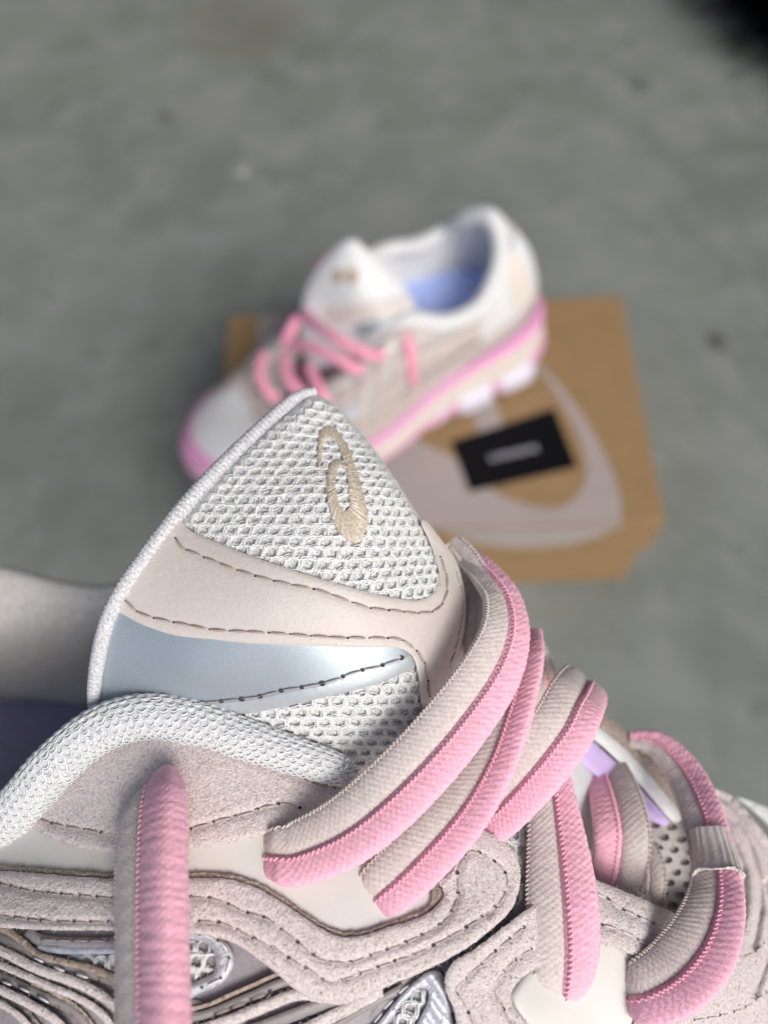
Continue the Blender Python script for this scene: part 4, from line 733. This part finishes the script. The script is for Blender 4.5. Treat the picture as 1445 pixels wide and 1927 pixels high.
# ---- laces
def lace(name, ctrl, parent, flip=False, step=.00019, thin=.30, beads=(True, True), mats=None):
    c = np.array(ctrl, float); g = spline(c, 50); L = np.linalg.norm(np.diff(PW(g[:, 0], g[:, 1], g[:, 2]), axis=0), axis=1).sum(); n = int(L / step); g = spline(c, n)
    P = PW(g[:, 0], g[:, 1], g[:, 2]); w = g[:, 3] * g[:, 2] / F / 1000; ro = np.radians(g[:, 4]) * (-1 if flip else 1); T = unit(np.gradient(P, axis=0)); V = unit(CAM - P)
    dp = np.gradient(g[:, :2], axis=0); A0 = unit(np.cross(RT * dp[:, :1] - UP * dp[:, 1:2], V)); N0 = np.cross(A0, T); A = A0 * np.cos(ro)[:, None] + N0 * np.sin(ro)[:, None]; Nn = N0 * np.cos(ro)[:, None] - A0 * np.sin(ro)[:, None]
    if flip: A = -A
    K = 58; tc = math.acos(-.5 / .52); th = np.linspace(-tc, tc, K); ce = np.cos(th); se = np.sin(th)
    pr = np.stack([.5 + .52 * ce, thin * np.sign(se) * np.abs(se) ** .60], 1); pl = np.stack([-.5 - .52 * ce, thin * np.sign(se) * np.abs(se) ** .60], 1)[::-1]
    prof = np.concatenate([pr, pl]); nr = np.concatenate([np.stack([ce / .52, se / thin], 1), np.stack([-ce / .52, se / thin], 1)[::-1]]); nr = unit(nr)
    s = np.concatenate([[0], np.cumsum(np.linalg.norm(np.diff(P, axis=0), axis=1))])[:, None]; M = 2 * K
    q = np.concatenate([[0], np.cumsum(np.linalg.norm(np.diff(prof, axis=0), axis=1))])[None] * np.median(w)
    isb = (np.arange(M) >= K)[None]
    wv = np.cos(2 * np.pi * s / .00095 + np.pi * np.round(q / .00066)) * np.abs(np.sin(np.pi * (q / .00066 + .5))) ** .7
    h = np.where(isb, .000060, .000062) * wv + np.where(isb, .00002, .00003) * np.cos(2 * np.pi * s / .00135 + 900 * q + 2.0 * np.sin(s * 700)) * np.where(isb, .3, 1)
    h = h + .00003 * np.sin(s * 2300 + 1.3) * np.sin(q * 800)
    edge_b = 0 * isb if True else np.exp(-((np.concatenate([th + 9, th[::-1] * 1.0 + 0]) [None]) / .20) ** 2) * isb
    bead = np.abs(np.cos(np.pi * s / .00082)) ** .8
    inner_p = np.exp(-((th[None] - (tc - .55)) / .16) ** 2); inner_p = np.concatenate([inner_p, 0 * inner_p], 1)
    fade = np.clip(np.minimum(s, s[-1] - s) / .0008, 0, 1); h = h * fade
    Vv = P[:, None] + A[:, None] * (prof[None, :, 0] * w[:, None] + h * nr[None, :, 0])[..., None] + Nn[:, None] * (prof[None, :, 1] * w[:, None] + h * nr[None, :, 1])[..., None]
    a = Acc(); f = grid_faces(n, M, True); f = f if flip else f[:, ::-1]; mi = np.broadcast_to((np.arange(M) >= K)[None].astype(int), (n - 1, M)).ravel().tolist(); a.add(Vv.reshape(-1, 3), f, mi)
    for e_ in (0, -1):
        a.add(np.concatenate([Vv[e_], P[e_:e_ + 1] if e_ == 0 else P[-1:]]), np.array([[i, (i + 1) % M, M] for i in range(M)]), (np.arange(M) >= K).astype(int).tolist())
    # picot yarn: a small coil running along the beige rim and along the pink side of the seam
    for ang, side, per, mi_ in ((.42, -1, .00072, 1), (tc - .62, 1, .00078, 0)):
        m = int(s[-1, 0] / per * 8); u_ = np.linspace(.03, .97, m) * s[-1, 0]; I = lambda G: np.stack([np.interp(u_, s[:, 0], G[:, c]) for c in range(3)], -1)
        wi = np.interp(u_, s[:, 0], w); ca, sa = math.cos(ang), math.sin(ang); pa = side * (.5 + .52 * ca); pn = thin * sa ** .6; nv = unit(np.array([side * ca / .52, sa / thin])); tv = np.array([-nv[1], nv[0]])
        cph = 2 * np.pi * np.cumsum(np.ones(m)) / 8 * (1 + .0 * u_) + .6 * np.sin(u_ * 1100); o1 = .00018 * np.cos(cph) + .00012; o2 = .00021 * np.sin(cph)
        a2 = pa * wi + nv[0] * o1 + tv[0] * o2; n2 = pn * wi + nv[1] * o1 + tv[1] * o2
        yarns(a, (I(P) + I(A) * a2[:, None] + I(Nn) * n2[:, None])[None], .00016, mi_, 5)
    return a.build(name, mats or [PINK, BEIGE], parent)
# (x, y, depth, half width, roll towards the viewer of the right-hand side)
lace('lace', [(288, 1482, 116.8, 40, 50), (287, 1494, 114.8, 66, 54), (286, 1530, 112.3, 90, 60), (285, 1600, 108.5, 100, 63), (285, 1700, 104, 104, 65), (286, 1850, 98.5, 107, 65), (289, 2020, 93, 110, 65)], fs, flip=True, thin=.36)
lace('lace', [(490, 1606, 118.5, 18, -20), (503, 1606, 115.2, 36, -12), (522, 1608, 113, 46, -5), (560, 1607, 112.2, 55, 8), (640, 1572, 112.4, 61, 10), (715, 1515, 113.4, 63, 8), (800, 1430, 115, 62, 2), (870, 1345, 117, 60, -6), (925, 1262, 120, 57, -16), (951, 1190, 124, 50, -28), (946, 1130, 129, 42, -40), (918, 1086, 134, 34, -40), (880, 1050, 140, 26, -30), (860, 1035, 146, 20, -20)], fs)
lace('lace', [(694, 1700, 118, 20, 0), (704, 1691, 115, 36, 0), (720, 1676, 113.8, 49, 2), (760, 1640, 114.6, 54, 4), (830, 1568, 117, 55, 8), (885, 1500, 119.5, 52, 16), (930, 1420, 122, 48, 26), (962, 1330, 125.5, 45, 30), (985, 1245, 130, 38, 25), (992, 1190, 136, 28, 20)], fs)
lace('lace', [(880, 1572, 124.5, 34, 5), (915, 1540, 123.6, 50, 4), (960, 1494, 122.6, 55, 2), (1010, 1435, 122.2, 58, -2), (1056, 1372, 123.2, 58, -6), (1080, 1324, 126.5, 55, -8), (1091, 1305, 130.5, 52, -8), (1098, 1293, 136, 48, -8), (1102, 1286, 143, 42, -8)], fs)
lace('lace', [(1036, 1460, 129, 36, 0), (1043, 1530, 126, 46, 2), (1052, 1620, 122.4, 58, 2), (1058, 1710, 119.2, 66, -2), (1060, 1790, 117.4, 64, -10), (1057, 1846, 116.6, 52, -16), (1053, 1876, 117.6, 36, -24), (1049, 1890, 121, 20, -30)], fs, flip=True)
lace('lace', [(1122, 1412, 155, 30, 10), (1150, 1480, 143, 44, 14), (1168, 1560, 135.4, 50, 12), (1164, 1630, 134.2, 48, 8), (1150, 1690, 134.5, 40, 5)], fs)
lace('lace', [(1185, 1390, 150, 14, 0), (1240, 1402, 147, 24, 10), (1288, 1455, 142.5, 32, 12), (1318, 1520, 137, 36, 10), (1338, 1590, 132, 38, 6), (1349, 1650, 128, 42, 4), (1344, 1715, 123.4, 52, 2), (1318, 1782, 120, 61, 4), (1270, 1838, 118.4, 62, 8), (1215, 1868, 118, 54, 4), (1188, 1873, 119.5, 42, 0), (1174, 1876, 122.5, 24, 0)], fs, flip=True)
lace('lace', [(846, 1022, 141, 20, 0), (876, 1060, 138.5, 30, -20), (900, 1110, 136, 34, -32), (901, 1170, 133, 32, -35), (884, 1240, 131, 32, -30), (860, 1300, 130, 30, -25)], fs, mats=[BEIGE, BEIGE])
lace('lace', [(984, 1200, 146, 22, 0), (1004, 1222, 144, 20, 10), (1024, 1262, 143, 18, 30), (1040, 1300, 143, 18, 40)], fs)
lace('lace', [(1206, 1590, 141, 26, 0), (1222, 1640, 139.5, 28, 0), (1218, 1700, 138.5, 26, 0)], fs, mats=[BEIGE, BEIGE])
# woven keeper sleeve on the right-hand lace
kp = spline([(1333, 1562, 133.6), (1342, 1605, 130.8), (1350, 1648, 127.4)], 40); P = PW(kp[:, 0], kp[:, 1], kp[:, 2]); T = unit(np.gradient(P, axis=0)); V = unit(CAM - P); A = unit(np.cross(T, V)); Nn = np.cross(A, T)
an = np.arange(120) * 2 * np.pi / 120; wk = np.linspace(34, 44, 40)[:, None] * kp[:, 2:3] / F / 1000; rr = 1 + .035 * np.cos(an * 20)[None]
wv = P[:, None] + A[:, None] * (wk * np.sign(np.cos(an)) * np.abs(np.cos(an)) ** .8 * rr)[..., None] + Nn[:, None] * (.54 * wk * np.sign(np.sin(an)) * np.abs(np.sin(an)) ** .8 * rr)[..., None]
a = Acc(); inner = P[:, None] + (wv - P[:, None]) * .86; a.add(wv.reshape(-1, 3), grid_faces(40, 120, True)[:, ::-1]); a.add(inner.reshape(-1, 3), grid_faces(40, 120, True))
for e_ in (0, -1): a.add(np.concatenate([wv[e_], inner[e_]]), grid_faces(2, 120, True))
kb = a.build('lace_keeper', mat('pale keeper webbing', (.74, .67, .64), .8, bump=.6, bscale=3000, var=.12, vscale=1500), fs)
ph = np.arange(150) * 2 * np.pi / 30; rim = wv[-1][(np.arange(150) * 120 // 150)]; a = Acc()
yarns(a, (rim + T[-1] * (.00022 * np.sin(ph))[:, None] + unit(rim - P[-1]) * .00012)[None], .00020, 0, 5, closed=True); a.build('zigzag_edge', kb.data.materials[0], kb)
